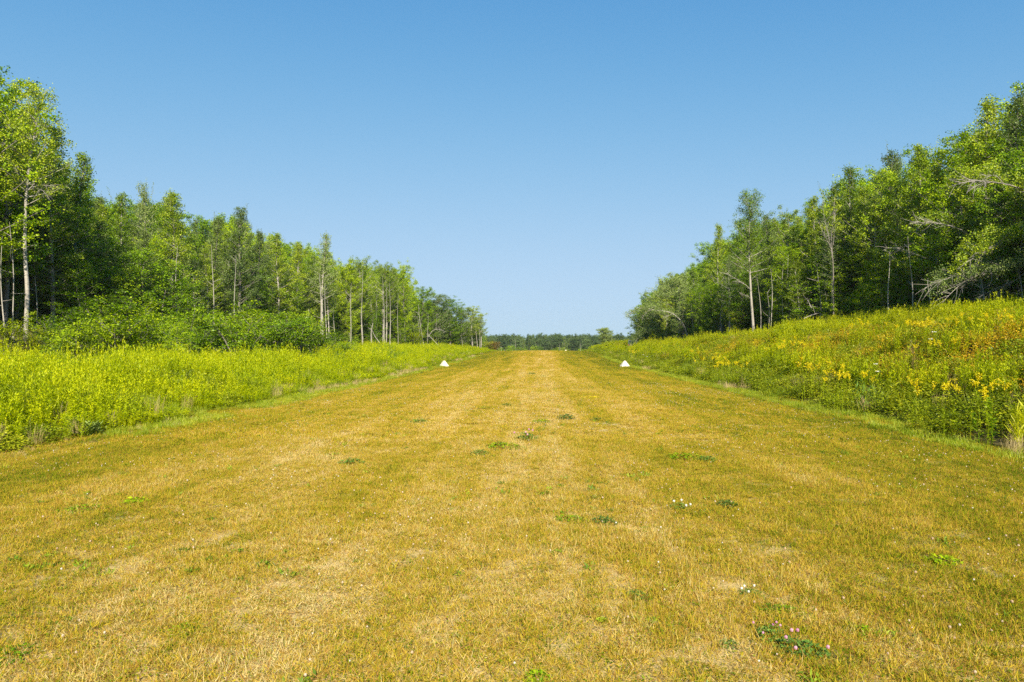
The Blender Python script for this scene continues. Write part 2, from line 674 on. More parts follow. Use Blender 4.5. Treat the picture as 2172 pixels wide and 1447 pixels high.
# ------------------------------------------------------------------ turf
def turf_patch(size, nb, hmul=1.0, wmul=1.0, nclover=60, nstraw=120):
    g = Geo()
    # tufts: blades gather round a few centres
    nt = max(4, int(nb / 16))
    tc = rng.uniform(-size / 2, size / 2, (nt, 2))
    th = rng.uniform(.55, 1.35, nt)
    tt = rng.uniform(0, 1, nt)
    k = rng.integers(0, nt, nb)
    c = np.zeros((nb, 3))
    c[:, :2] = tc[k] + rng.normal(0, .022, (nb, 2))
    d = rand_unit(nb, .5, 1.15)
    L = rng.uniform(.018, .055, nb) * th[k] * hmul
    s = norm(np.cross(d, rng.normal(size=(nb, 3))))
    tint = np.clip(tt[k] * .6 + rng.uniform(0, .4, nb), 0, 1)
    g.leaves(c, d, s, L, rng.uniform(.0022, .0045, nb) * wmul, tint)
    # a few tall dry culms
    n2 = nb // 45
    c = np.zeros((n2, 3))
    c[:, :2] = rng.uniform(-size / 2, size / 2, (n2, 2))
    d = rand_unit(n2, .3, 2.2)
    g.leaves(c, d, norm(np.cross(d, rng.normal(size=(n2, 3)))), rng.uniform(.06, .11, n2) * hmul, .0028 * wmul, rng.uniform(.75, 1, n2))
    # low clover and weed leaves
    c = np.zeros((nclover, 3))
    c[:, :2] = rng.uniform(-size / 2, size / 2, (nclover, 2)) * .5 + rng.uniform(-size / 4, size / 4, 2)
    c[:, 2] = rng.uniform(.008, .03, nclover)
    d = rand_unit(nclover, .3, .1)
    nrm = norm(np.stack([rng.normal(0, .3, nclover), rng.normal(0, .3, nclover), np.ones(nclover)], -1))
    g.leaves(c, d, norm(np.cross(d, nrm)), rng.uniform(.010, .020, nclover), rng.uniform(.008, .014, nclover), rng.uniform(-.6, .15, nclover))
    # flat clippings
    c = np.zeros((nstraw, 3))
    c[:, :2] = rng.uniform(-size / 2, size / 2, (nstraw, 2))
    c[:, 2] = rng.uniform(.004, .02, nstraw)
    d = rand_unit(nstraw, .12, 0)
    nrm = norm(np.stack([rng.normal(0, .3, nstraw), rng.normal(0, .3, nstraw), np.ones(nstraw)], -1))
    g.leaves(c, d, norm(np.cross(d, nrm)), rng.uniform(.02, .05, nstraw), .003 * wmul, rng.uniform(.6, 1.25, nstraw))
    return g.mesh("turf_patch", [M['blade']])


source("turf_near", [turf_patch(.36, 620) for _ in range(6)])
source("turf_mid", [turf_patch(.7, 1300, 1.0, 1.7, 90, 140) for _ in range(5)])
source("turf_far", [turf_patch(1.2, 1300, 1.25, 4.0, 50, 150) for _ in range(4)])


def bare(x, y):
    b = hash_noise(x, y, .9, 3) * .3 + hash_noise(x, y, .33, 5) * .7
    spot = np.exp(-(((x - .35) / 1.3) ** 2 + ((y - 5.4) / 1.2) ** 2)) + .6 * np.exp(-(((x + 2.6) / .9) ** 2 + ((y - 5.6) / .5) ** 2)) + .6 * np.exp(-(((x + .3) / .8) ** 2 + ((y - 3.9) / .35) ** 2))
    return b + .17 * np.clip(spot, 0, 1)


gx, gy = [], []
px_, py_ = jgrid(-10.4, 9.2, -5, 13, .165)
keep = in_view(px_, py_) & ((bare(px_, py_) < .79 + .15 * rng.uniform(-1, 1, len(px_))) | (rng.uniform(0, 1, len(px_)) < .42))
scx, scy = px_[keep], py_[keep]
hs = .65 + .7 * hash_noise(scx, scy, .9, 8)
scatter("turf_grass", "dry golden mown grass close by, mixed with clover", "turf_near", scx, scy, terrain(scx, scy) - .002,
        rng.uniform(0, 6.28, len(scx)), rng.uniform(.85, 1.2, len(scx)), .06, szz=hs)
px_, py_ = jgrid(-11, 9.3, 12.7, 46, .34)
keep = in_view(px_, py_) & (px_ > -10.6 - .3 * np.sin(py_)) & (px_ < 8.9 + .2 * np.sin(py_ * 1.3)) & (bare(px_, py_) < .88)
scx, scy = px_[keep], py_[keep]
scatter("turf_grass", "golden mown grass of the strip in the middle distance", "turf_mid", scx, scy, terrain(scx, scy) - .002,
        rng.uniform(0, 6.28, len(scx)), rng.uniform(.85, 1.2, len(scx)), .05, szz=.6 + .7 * hash_noise(scx, scy, 1.6, 9))
px_, py_ = jgrid(-11, 9.3, 45.6, 150, .62)
keep = (px_ > -10.6) & (px_ < 8.9)
scx, scy = px_[keep], py_[keep]
scatter("turf_grass", "far mown grass of the strip up to its crest", "turf_far", scx, scy, terrain(scx, scy) - .002,
        rng.uniform(0, 6.28, len(scx)), rng.uniform(.85, 1.2, len(scx)), .04, szz=.5 + .6 * hash_noise(scx, scy, 3, 9))

# little clover heads, white to tan
def head_mesh(mat, r):
    g = Geo()
    g.tube([(0, 0, 0), (.002, .001, .05)], [.0012, .001], 3, .5, 1)
    g.blob((.002, .001, .052), r, .6, 0)
    return g.mesh("clover_head", [mat, M['clover']])


M['creamhead'] = leaf_mat("cream_clover_head", (.42, .36, .26), (.58, .52, .42), (.7, .66, .58), transl=.1)
M['tanhead'] = leaf_mat("withered_clover_head", (.28, .17, .09), (.46, .31, .18), (.62, .50, .36), transl=.1)
source("clover_white", [head_mesh(M['creamhead'], r) for r in (.006, .008)])
source("clover_tan", [head_mesh(M['tanhead'], r) for r in (.007, .009, .010)])
px_, py_ = jgrid(-9, 8, 2.8, 34, .16)
cn = hash_noise(px_, py_, 1.3, 21) * .6 + hash_noise(px_, py_, .5, 22) * .4
keep = in_view(px_, py_) & (rng.uniform(0, 1, len(px_)) < np.clip((cn - .42) * 1.3, 0, 1))
scx, scy = px_[keep], py_[keep]
half = rng.uniform(0, 1, len(scx)) < .25
for nm, src, msk in (("white clover heads dotted through the mown grass", "clover_white", half), ("withered tan clover heads dotted through the mown grass", "clover_tan", ~half)):
    ax_, ay_ = scx[msk], scy[msk]
    d_ = np.maximum(np.hypot(ax_, ay_), 1)
    scatter("clover_flowers", nm, src, ax_, ay_, terrain(ax_, ay_), rng.uniform(0, 6.28, len(ax_)), rng.uniform(.6, 1.05, len(ax_)) * (1 + d_ * .012), .25)


# ------------------------------------------------------------------ meadow plants
def stem_pts(x, y, h, lean):
    t = np.linspace(0, 1, 4)
    return np.stack([x + lean[0] * t ** 2, y + lean[1] * t ** 2, h * t], -1)


def goldenrod_clump(mat, ns=13, R=.34, h0=.7, h1=1.08, nleaf=26, flower=0.0):
    g = Geo()
    for i in range(ns):
        a, r = rng.uniform(0, 6.28), R * math.sqrt(rng.uniform())
        x, y = r * math.cos(a), r * math.sin(a)
        h = rng.uniform(h0, h1)
        lean = rng.normal(0, .07, 2)
        p = stem_pts(x, y, h, lean)
        g.tube(p, [.004, .004, .003, .002], 3, .3)
        t = rng.uniform(.12, 1, nleaf) ** .75
        c = np.stack([x + lean[0] * t ** 2, y + lean[1] * t ** 2, h * t], -1)
        az = rng.uniform(0, 6.28, nleaf)
        up = rng.uniform(.15, .9, nleaf) + .5 * t
        d = norm(np.stack([np.cos(az), np.sin(az), up], -1))
        nr = norm(np.stack([-np.cos(az) * .6, -np.sin(az) * .6, np.ones(nleaf)], -1) + rng.normal(0, .25, (nleaf, 3)))
        s = norm(np.cross(d, nr))
        L = (.14 - .06 * t) * rng.uniform(.8, 1.2, nleaf)
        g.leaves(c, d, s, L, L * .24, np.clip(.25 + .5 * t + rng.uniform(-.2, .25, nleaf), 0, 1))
        if rng.uniform() < flower:
            plume(g, np.array([x + lean[0], y + lean[1], h - .06]), 1)
    return g.mesh("goldenrod_clump", [mat, M['flower']])


def plume(g, top, mat, n=9, size=.16):
    for k in range(n):
        az = rng.uniform(0, 6.28)
        ln = rng.uniform(.5, 1) * size
        t = np.linspace(0, 1, 9)
        h = rng.uniform(-.08, .08)
        px = top[0] + np.cos(az) * ln * t
        py = top[1] + np.sin(az) * ln * t
        pz = top[2] + h + .10 * np.sin(t * 2.0) * (ln / size)
        m = 3
        c = np.repeat(np.stack([px, py, pz], -1), m, 0) + rng.normal(0, .008, (9 * m, 3))
        d = rand_unit(9 * m, .7, .5)
        g.leaves(c, d, norm(np.cross(d, rng.normal(size=(9 * m, 3)))), .023, .018, rng.uniform(.2, 1, 9 * m), mat)


def bramble_clump(mat, n=300, R=.42, H=.7, leaf=.07):
    g = Geo()
    for i in range(7):
        az = rng.uniform(0, 6.28)
        t = np.linspace(0, 1, 5)
        g.tube(np.stack([np.cos(az) * R * t, np.sin(az) * R * t, H * np.sin(t * 2.1)], -1), .004, 3, .2)
    u = rand_unit(n, 1, .6)
    r = rng.uniform(.55, 1.05, n)
    c = u * r[:, None] * np.array([R, R, H])
    c[:, 2] = np.abs(c[:, 2])
    c += rng.normal(0, .03, (n, 3))
    d = norm(u * [1, 1, .2] + rng.normal(0, .5, (n, 3)))
    nr = norm(np.stack([u[:, 0] * .6, u[:, 1] * .6, np.ones(n)], -1) + rng.normal(0, .3, (n, 3)))
    L = leaf * rng.uniform(.6, 1.2, n)
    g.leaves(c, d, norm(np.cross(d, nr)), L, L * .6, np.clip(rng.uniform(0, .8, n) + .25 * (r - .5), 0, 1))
    return g.mesh("bramble_clump", [mat])


def grass_clump(mat, n=70, R=.22, H=.85, w=.008):
    g = Geo()
    for i in range(n):
        a, r = rng.uniform(0, 6.28), R * rng.uniform() ** .6
        az = a + rng.normal(0, .6)
        h = H * rng.uniform(.55, 1.1)
        bend = rng.uniform(.1, .5) * h
        t = np.array([0, .4, .75, 1])
        p = np.stack([r * math.cos(a) + math.cos(az) * bend * t ** 2.2, r * math.sin(a) + math.sin(az) * bend * t ** 2.2, h * (t - .18 * t ** 3)], -1)
        s = np.array([-math.sin(az), math.cos(az), 0])
        ww = np.array([1, .9, .6, .12])[:, None] * w * .5
        v = np.concatenate([p - s * ww, p + s * ww])
        g.add(v, [(0, 1, 5, 4), (1, 2, 6, 5), (2, 3, 7, 6)], rng.uniform(.1, 1))
    return g.mesh("grass_clump", [mat])


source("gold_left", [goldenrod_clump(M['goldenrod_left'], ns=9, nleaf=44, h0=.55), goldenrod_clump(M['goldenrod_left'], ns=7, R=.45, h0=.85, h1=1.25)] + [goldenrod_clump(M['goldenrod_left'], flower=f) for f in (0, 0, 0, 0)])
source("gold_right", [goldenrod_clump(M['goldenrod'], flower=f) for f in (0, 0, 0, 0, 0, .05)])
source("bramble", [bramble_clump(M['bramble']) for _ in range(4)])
source("rustbramble", [bramble_clump(M['rustleaf'], 240, .40, .6, .06) for _ in range(3)])
source("tallgrass", [grass_clump(M['tallgrass']) for _ in range(3)])
source("drygrass", [grass_clump(M['drygrass'], 60, .25, .5, .006) for _ in range(2)])

# wood edges: distance from the strip's axis as a function of distance along it
ELY, ELX = [0, 44, 72, 92, 112, 118, 135, 152, 175, 230], [33.5, 33.4, 32, 29, 26, 24, 19.5, 14.2, 17, 24]
ERY, ERX = [0, 36, 48, 56, 66, 78, 98, 112, 150, 230], [26, 25.3, 24, 21.6, 20.2, 18.8, 16.8, 15.5, 22, 32]


def edge_l(y):
    return -np.interp(y, ELY, ELX)


def edge_r(y):
    return np.interp(y, ERY, ERX)


def lod(x, y, s):
    """thin out with distance; what remains grows"""
    d = np.hypot(x, y)
    keep_p = np.clip(34.0 / np.maximum(d, 34), .22, 1)
    k = rng.uniform(0, 1, len(x)) < keep_p
    return k, 1 / np.sqrt(np.sqrt(keep_p))


for side in (-1, 1):
    if side < 0:
        x_, y_ = jgrid(-40, -8.9, -6, 158, .36)
        ok = (x_ > np.maximum(edge_l(y_) - 1.0, np.interp(y_, [20, 27, 36, 40, 62, 70], [-40, -26, -22.5, -19.8, -18, -40])) + 5 * (hash_noise(x_, y_, 2.6, 95) - .5)) & (x_ < el(y_) - .1 - .35 * hash_noise(x_, y_, 1.7, 4) * 2)
        off = (el(y_) - x_)
    else:
        x_, y_ = jgrid(8.2, 28, -6, 158, .36)
        ok = (x_ < edge_r(y_) + 1.0) & (x_ > EDGE_R + .02 + .35 * hash_noise(x_, y_, 1.3, 4) * 2)
        off = (x_ - EDGE_R)
    ok &= in_view(x_, y_, 900)
    x_, y_, off = x_[ok], y_[ok], off[ok]
    k, gr = lod(x_, y_, .36)
    x_, y_, off, gr = x_[k], y_[k], off[k], gr[k]
    n1 = hash_noise(x_, y_, 3.2, 31 + side) * .65 + hash_noise(x_, y_, 1.1, 33) * .35
    n2 = hash_noise(x_, y_, 2.4, 41 + side) * .6 + hash_noise(x_, y_, .8, 43) * .4
    hgt = (np.clip(.22 + .24 * off, .22, 1.25) if side < 0 else np.clip(.5 + .25 * off, .5, 1.0)) * (.55 + .55 * n1 + .35 * hash_noise(x_, y_, .7, 91))
    hgt *= np.interp(y_, [100, 150], [1, .7])
    z_ = terrain(x_, y_) - .02
    if side < 0:
        br = (n2 > .64)
        gr_ = (n2 < .34)
    else:
        n3 = hash_noise(x_, y_, 1.5, 61) * .5 + hash_noise(x_, y_, .6, 62) * .5
        rust = (off > 2.2) & (off < 11) & (n3 > np.interp(y_, [30, 90], [.46, .58]) + .10 * np.abs(off - 6) / 6 - .07) & (rng.uniform(0, 1, len(x_)) < .62)
        br = (n2 > .60) | ((off < 1.9) & (n2 > .30)) | ((off > 2.5) & (off < 9) & (n2 > .47) & (y_ < 60))
        gr_ = (n2 < .30) | ((off < 4) & (y_ < 20) & (n1 > .52) & ~br)
    if side > 0:
        br &= ~rust
        gr_ &= ~rust
        gd = ~br & ~gr_ & ~rust
        xx, yy = x_[rust], y_[rust]
        scatter("rusty_brambles", "orange and rust tinted low brambles across the middle of the right bank", "rustbramble", xx, yy, z_[rust], rng.uniform(0, 6.28, len(xx)),
                rng.uniform(.8, 1.15, len(xx)) * gr[rust], .1, szz=hgt[rust] / gr[rust] * rng.uniform(.8, 1.1, len(xx)))
    else:
        gd = ~br & ~gr_
    lab = "on the left side of the strip" if side < 0 else "on the bank at the right of the strip"
    for nm, lb, src, m_, hm in (("goldenrod_meadow", "yellow-green leafy goldenrod stems standing dense " + lab, "gold_left" if side < 0 else "gold_right", gd, 1.0),
                                ("bramble_patch", ("mixed green brambles among the goldenrod " if side < 0 else "green and rusty orange brambles ") + lab, "bramble", br, .92),
                                ("tall_grass", "long bending green grass among the weeds " + lab, "tallgrass", gr_, 1.0)):
        xx, yy, hh, rr = x_[m_], y_[m_], hgt[m_] * hm, gr[m_]
        scatter(nm, lb, src, xx, yy, z_[m_], rng.uniform(0, 6.28, len(xx)), rng.uniform(.85, 1.15, len(xx)) * rr, .07, szz=hh / rr * rng.uniform(.85, 1.15, len(xx)))

# dead stalks and small bushes among the weeds
for side in (-1, 1):
    n = 480
    y_ = 4 + 110 * rng.uniform(0, 1, n) ** 1.3
    x_ = el(y_) - rng.uniform(.5, 12, n) if side < 0 else EDGE_R + rng.uniform(.5, 14, n)
    scatter("dry_stalks", "tan dead stalks dotted among the weeds " + ("of the left meadow" if side < 0 else "of the right bank"), "drygrass", x_, y_, terrain(x_, y_) + .1,
            rng.uniform(0, 6.28, n), rng.uniform(.5, 1.0, n), .15, szz=rng.uniform(1.0, 1.7, n))
# dry fringe along the left edge and ragged green fringe along both edges
y_ = np.arange(-6, 110, .22)
x_ = el(y_) - .1 + rng.normal(0, .32, len(y_))
k = hash_noise(x_ * 0, y_, 5, 77) > .42
x_, y_ = x_[k], y_[k]
scatter("dry_grass", "tan dried grass fringe at the foot of the left meadow", "drygrass", x_, y_, terrain(x_, y_), rng.uniform(0, 6.28, len(x_)), rng.uniform(.25, .6, len(x_)) * np.interp(y_, [14, 26], [.5, 1.3]), .2)
y_ = np.arange(9, 90, .2)
x_ = EDGE_R + .25 + rng.normal(0, .25, len(y_))
k = hash_noise(x_ * 0, y_, 4, 78) > .80
x_, y_ = x_[k], y_[k]
scatter("dry_grass", "tan dried grass fringe at the foot of the right bank", "drygrass", x_, y_, terrain(x_, y_), rng.uniform(0, 6.28, len(x_)), rng.uniform(.5, .9, len(x_)), .15)
source("fringe", [grass_clump(M['tallgrass'], 60, .2, .16, .006) for _ in range(3)])


def rosette():
    g = Geo()
    n = 26
    az = rng.uniform(0, 6.28, n)
    c = np.stack([rng.normal(0, .03, n), rng.normal(0, .03, n), rng.uniform(.005, .03, n)], -1)
    d = norm(np.stack([np.cos(az), np.sin(az), rng.uniform(.1, .9, n)], -1))
    g.leaves(c, d, norm(np.cross(d, np.stack([rng.normal(0, .3, n), rng.normal(0, .3, n), np.ones(n)], -1))), rng.uniform(.02, .055, n), rng.uniform(.010, .018, n), rng.uniform(0, 1, n))
    return g.mesh("rosette", [M['weedleaf']])


M['weedleaf'] = leaf_mat("strip_weed_leaf", (.05, .10, .006), (.15, .23, .012), (.34, .42, .02), transl=.25)
source("rosette", [rosette() for _ in range(4)])
px_, py_ = jgrid(-9.6, 8.2, 3, 60, .22)
cn = hash_noise(px_, py_, 1.1, 51) * .5 + hash_noise(px_, py_, .4, 52) * .5
keep = in_view(px_, py_) & (rng.uniform(0, 1, len(px_)) < np.clip((cn - .47) * 2.4, 0, .8))
scx, scy = px_[keep], py_[keep]
scatter("low_weeds", "small green weeds and clover leaves peppered through the dry turf", "rosette", scx, scy, terrain(scx, scy),
        rng.uniform(0, 6.28, len(scx)), rng.uniform(.35, 1.25, len(scx)), .2)
for lo, hi, lb in ((EDGE_L - .5, EDGE_L + 1.0, "left meadow"), (EDGE_R - .75, EDGE_R + .6, "right bank")):
    n = 2600
    y_ = -6 + 105 * rng.uniform(0, 1, n) ** 1.4
    x_ = rng.uniform(lo, hi, n)
    if hi < 0:
        x_ += el(y_) - EDGE_L
    k = hash_noise(x_, y_, 2.2, 79) > .35
    x_, y_ = x_[k], y_[k]
    scatter("green_grass_edge", "short blue-green grass edging the mown strip at the foot of the " + lb, "fringe", x_, y_, terrain(x_, y_),
            rng.uniform(0, 6.28, len(x_)), rng.uniform(.6, 1.2, len(x_)), .15)


# ------------------------------------------------------------------ trees
def limb(g, p0, d0, ln, r, k=5, up=.25, seg=4, wob=.12, mat=0):
    t = np.linspace(0, 1, seg + 1)
    w = rng.normal(0, wob * ln, (2,))
    perp = norm(np.cross(d0, [0, 0, 1.0]))
    p = p0 + d0[None] * (ln * t)[:, None]
    p[:, 2] += up * ln * t ** 2
    p += perp[None] * (w[0] * np.sin(t * 2.4))[:, None]
    g.tube(p, r * (1 - .82 * t) + .004, k, .5, mat)
    return p


def samp(p, t):
    s = t * (len(p) - 1)
    i = np.minimum(s.astype(int), len(p) - 2)
    f = (s - i)[:, None]
    return p[i] * (1 - f) + p[i + 1] * f


def leaf_cloud(g, centers, per, sig, leaf, flat=.0, tint0=.5, aspect=.8, droop=0.0, mat=0):
    n = len(centers) * per
    ct = np.repeat(rng.uniform(-.28, .28, len(centers)), per)
    c = np.repeat(centers, per, 0) + rng.normal(0, 1, (n, 3)) * np.array([sig, sig, sig * (.75 - .45 * flat)])
    d = rand_unit(n, 1 - .7 * flat, -.25 * flat - droop)
    nr = norm(rng.normal(size=(n, 3)) * (1 - .55 * flat) + np.array([.05, -.5, .75 + .9 * flat]))
    s = norm(np.cross(d, nr))
    L = leaf * rng.uniform(.65, 1.25, n)
    g.leaves(c, d, s, L, L * aspect, np.clip(tint0 + ct + rng.uniform(-.28, .28, n), 0, 1), mat)


def build_tree(H=14, r0=.15, cb=.35, Wd=1.9, nb=42, prof=None, leafm='aspen', barkm='bark_pale', per=15, sig=.17, leaf=.085,
               up0=.35, up1=1.1, twigs=6, flat=0.0, path=None, dead=6, aspect=.85, droop=0.0, stems=1, density=1.0, bend=.35, shoots=0):
    """returns (trunk mesh, crown mesh)"""
    gw, gl = Geo(), Geo()
    prof = prof or (lambda t: (.35 + .65 * math.sin(min(1, t * 1.9) * 1.5)) * (1 - t) ** .55 + .08)
    cen = []
    for sidx in range(stems):
        if path is not None:
            tp = np.asarray(path, float)
            tt = np.linspace(0, 1, 22)
            # resample smoothly
            seg = np.concatenate([[0], np.cumsum(np.linalg.norm(np.diff(tp, axis=0), axis=1))])
            seg /= seg[-1]
            tp = np.stack([np.interp(tt, seg, tp[:, i]) for i in range(3)], -1)
            tp[1:-1] = (tp[:-2] + 2 * tp[1:-1] + tp[2:]) / 4
        else:
            tt = np.linspace(0, 1, 14)
            if stems > 1:
                a = rng.uniform(0, 6.28)
                out = rng.uniform(.25, .55) * H * (.4 + .6 * sidx / stems)
                hs_ = H * rng.uniform(.7, 1)
                tp = np.stack([math.cos(a) * out * tt ** 1.4, math.sin(a) * out * tt ** 1.4, hs_ * (tt - .12 * tt ** 3)], -1)
            else:
                bx, by = rng.normal(0, bend, 2)
                ph = rng.uniform(0, 6.28)
                tp = np.stack([bx * tt ** 2 + .09 * np.sin(tt * 7 + ph), by * tt ** 2 + .09 * np.cos(tt * 6 + ph), H * tt], -1)
        tl = np.linspace(0, 1, len(tp))
        gw.tube(tp, r0 * (1 - .88 * tl ** 1.1) + .006, 8 if stems == 1 else 5, .5)
        tlen = np.linalg.norm(np.diff(tp, axis=0), axis=1).sum()
        # dead lower branches
        for k in range(dead):
            t = rng.uniform(.18, cb + .15)
            a = rng.uniform(0, 6.28)
            d = norm(np.array([math.cos(a), math.sin(a), rng.uniform(-.3, .5)]))
            limb(gw, samp(tp, np.array([t]))[0], d, rng.uniform(.4, 1.3), .016, 3, rng.uniform(-.2, .3), 3)
        nbi = max(3, nb // stems)
        for k in range(nbi):
            t = cb + (1 - cb) * (k + rng.uniform(0, 1)) / nbi
            t = min(t, .995)
            tn = (t - cb) / (1 - cb)
            a = k * 2.4 + rng.uniform(-.6, .6)
            upa = up0 + (up1 - up0) * tn
            d = norm(np.array([math.cos(a), math.sin(a), upa + rng.normal(0, .15)]))
            ln = Wd * prof(tn) * rng.uniform(.55, 1.15)
            p0 = samp(tp, np.array([t]))[0]
            lp = limb(gw, p0, d, ln, max(.008, r0 * .28 * (1 - .6 * tn)), 4, .12)
            nt_ = max(2, int(twigs * (.5 + ln / max(Wd, .01))))
            ts = rng.uniform(.12, 1, nt_)
            ts[0] = 1
            q = samp(lp, ts)
            for j in range(nt_):
                dd = norm(d + rng.normal(0, .7, 3) + np.array([0, 0, .15]))
                tl_ = rng.uniform(.2, .5) * (.3 + .45 * ln)
                ee = q[j] + dd * tl_
                gw.tube([q[j], (q[j] + ee) / 2 + [0, 0, .02], ee], [.006, .004, .002], 3, .5)
                m = rng.integers(1, 4)
                f = rng.uniform(.3, 1.1, m)[:, None]
                cen.append(q[j] + (ee - q[j]) * f)
        cen.append(tp[-1][None] + rng.normal(0, .08, (3, 3)) - np.array([0, 0, .1]))
        for k in range(shoots):
            p0 = samp(tp, np.array([rng.uniform(.80, .97)]))[0] + rng.normal(0, .28, 3) * [1, 1, 0]
            hh = rng.uniform(.7, 1.7)
            e = p0 + np.array([rng.normal(0, .18), rng.normal(0, .18), hh])
            gw.tube([p0, (p0 + e) / 2, e], [.012, .008, .003], 3, .5)
            m = 7
            f = np.linspace(.2, 1, m)[:, None]
            q = p0 + (e - p0) * f
            for _ in range(5):
                n_ = m
                c_ = q + rng.normal(0, .05, (n_, 3))
                d_ = rand_unit(n_, .8, .3)
                gl.leaves(c_, d_, norm(np.cross(d_, rng.normal(size=(n_, 3)))), leaf * .8, leaf * .65, rng.uniform(.3, .9, n_))
    cen = np.concatenate(cen)
    if density < 1:
        cen = cen[rng.uniform(0, 1, len(cen)) < density]
    leaf_cloud(gl, cen, per, sig, leaf, flat, .5, aspect, droop)
    return gw.mesh("trunk", [M[barkm]], True), gl.mesh("crown", [M[leafm]])


def spire(t):
    return (.13 + 1.02 * (1 - t) ** 1.05) * (.6 + .4 * min(1, t * 5))


def oval(t):
    return .45 + .65 * math.sin(min(1, t * .9 + .12) * 3.0)


def high(t):
    return .25 + .9 * math.sin(min(1, t + .05) * 2.7)


KIND = {}


def kind(name, n, **kw):
    KIND[name] = [build_tree(**kw) for _ in range(n)]


kind('aspen', 5, H=14, Wd=2.7, nb=70, cb=.16, dead=3, leafm='aspen', per=20, sig=.15, leaf=.105, shoots=7, prof=lambda t: spire(t))
kind('grey', 3, H=14, Wd=2.6, nb=70, cb=.15, dead=3, barkm='bark_grey', leafm='greyaspen', per=19, sig=.15, leaf=.10, shoots=8, prof=lambda t: spire(t))
kind('sparse', 3, H=14, Wd=2.1, nb=48, cb=.42, leafm='greyaspen', per=17, leaf=.10, density=.8, shoots=8, prof=lambda t: spire(t), dead=7)
kind('high', 3, H=14, Wd=2.8, nb=54, cb=.38, leafm='aspen', per=20, sig=.15, leaf=.105, prof=high, dead=8)
kind('broad', 3, H=13, Wd=3.2, nb=60, cb=.2, leafm='maple', barkm='bark_grey', per=20, sig=.17, leaf=.125, prof=oval, flat=.35, twigs=7)
kind('under', 3, H=6, r0=.06, Wd=1.9, nb=38, cb=.12, leafm='maple', barkm='bark_grey', per=14, sig=.18, leaf=.105, prof=oval, flat=.8, up0=.1, up1=.7, dead=2)
kind('shrub', 4, H=3.4, r0=.035, Wd=1.0, nb=54, cb=.15, stems=7, leafm='shrub', barkm='bark_grey', per=13, sig=.13, leaf=.085, flat=.75, dead=0, twigs=4, prof=oval)
kind('yshrub', 2, H=3.2, r0=.035, Wd=.9, nb=44, cb=.15, stems=6, leafm='yellowshrub', barkm='bark_grey', per=12, sig=.13, leaf=.085, flat=.6, dead=0, twigs=4, prof=oval)
kind('spruce', 2, H=11, r0=.1, Wd=1.7, nb=70, cb=.06, leafm='conifer', barkm='bark_grey', per=14, sig=.12, leaf=.12, aspect=.3, up0=-.1, up1=.4, prof=lambda t: 1.05 * (1 - t) + .06, dead=2, flat=.4)
kind('fardark', 3, H=10, r0=.12, Wd=2.6, nb=44, cb=.2, leafm='fargreen', per=16, sig=.22, leaf=.2, prof=oval)
kind('rgrey', 4, H=10, r0=.13, Wd=2.9, nb=60, cb=.2, leafm='greyaspen', per=18, sig=.18, leaf=.12, prof=oval, dead=6)
kind('round', 1, H=5, r0=.09, Wd=1.9, nb=60, cb=.15, leafm='greyaspen', barkm='bark_grey', per=11, sig=.14, leaf=.15, twigs=6, prof=oval)
BASE_H = {}
for _k, _ms in KIND.items():
    _h = []
    for _m in _ms:
        _v = np.empty(len(_m[1].vertices) * 3, np.float32)
        _m[1].vertices.foreach_get("co", _v)
        _h.append(np.percentile(_v.reshape(-1, 3)[:, 2], 99.85))
    BASE_H[_k] = float(np.mean(_h))
CAT = dict(rgrey="tree", fardark="tree", aspen="tree", grey="tree", sparse="tree", high="tree", broad="tree", under="young tree", shrub="shrub", yshrub="shrub", spruce="conifer", round="tree")
NAME = dict(rgrey="grey_aspen_tree", fardark="distant_tree", aspen="aspen_tree", grey="grey_aspen_tree", sparse="aspen_tree", high="birch_tree", broad="broadleaf_tree", under="young_maple_tree",
            shrub="leafy_shrub", yshrub="leafy_shrub", spruce="spruce_tree", round="small_tree")


def place(kd, x, y, h, label, group, var=None, wide=1.0, rz=None):
    ms = KIND[kd][(var if var is not None else int(rng.integers(0, 99))) % len(KIND[kd])]
    s = h / BASE_H[kd]
    sw = (s ** .6 if kd not in ("shrub", "yshrub", "under") else s) * wide
    r = empty(NAME[kd], (x, y, tz(x, y) - .05), rng.uniform(0, 6.28) if rz is None else rz, (sw, sw, s))
    tag(r, label, CAT[kd], group)
    link("stem" if kd in ("shrub", "yshrub") else "trunk", ms[0], r)
    link("crown" if kd not in ("shrub", "yshrub") else "foliage", ms[1], r)
    return r


def by_pic(kd, px, d, top, label, group, **kw):
    x, y = at(px, d)
    return place(kd, x, y, max(1.0, zat(top, d) - tz(x, y)), label, group, **kw)


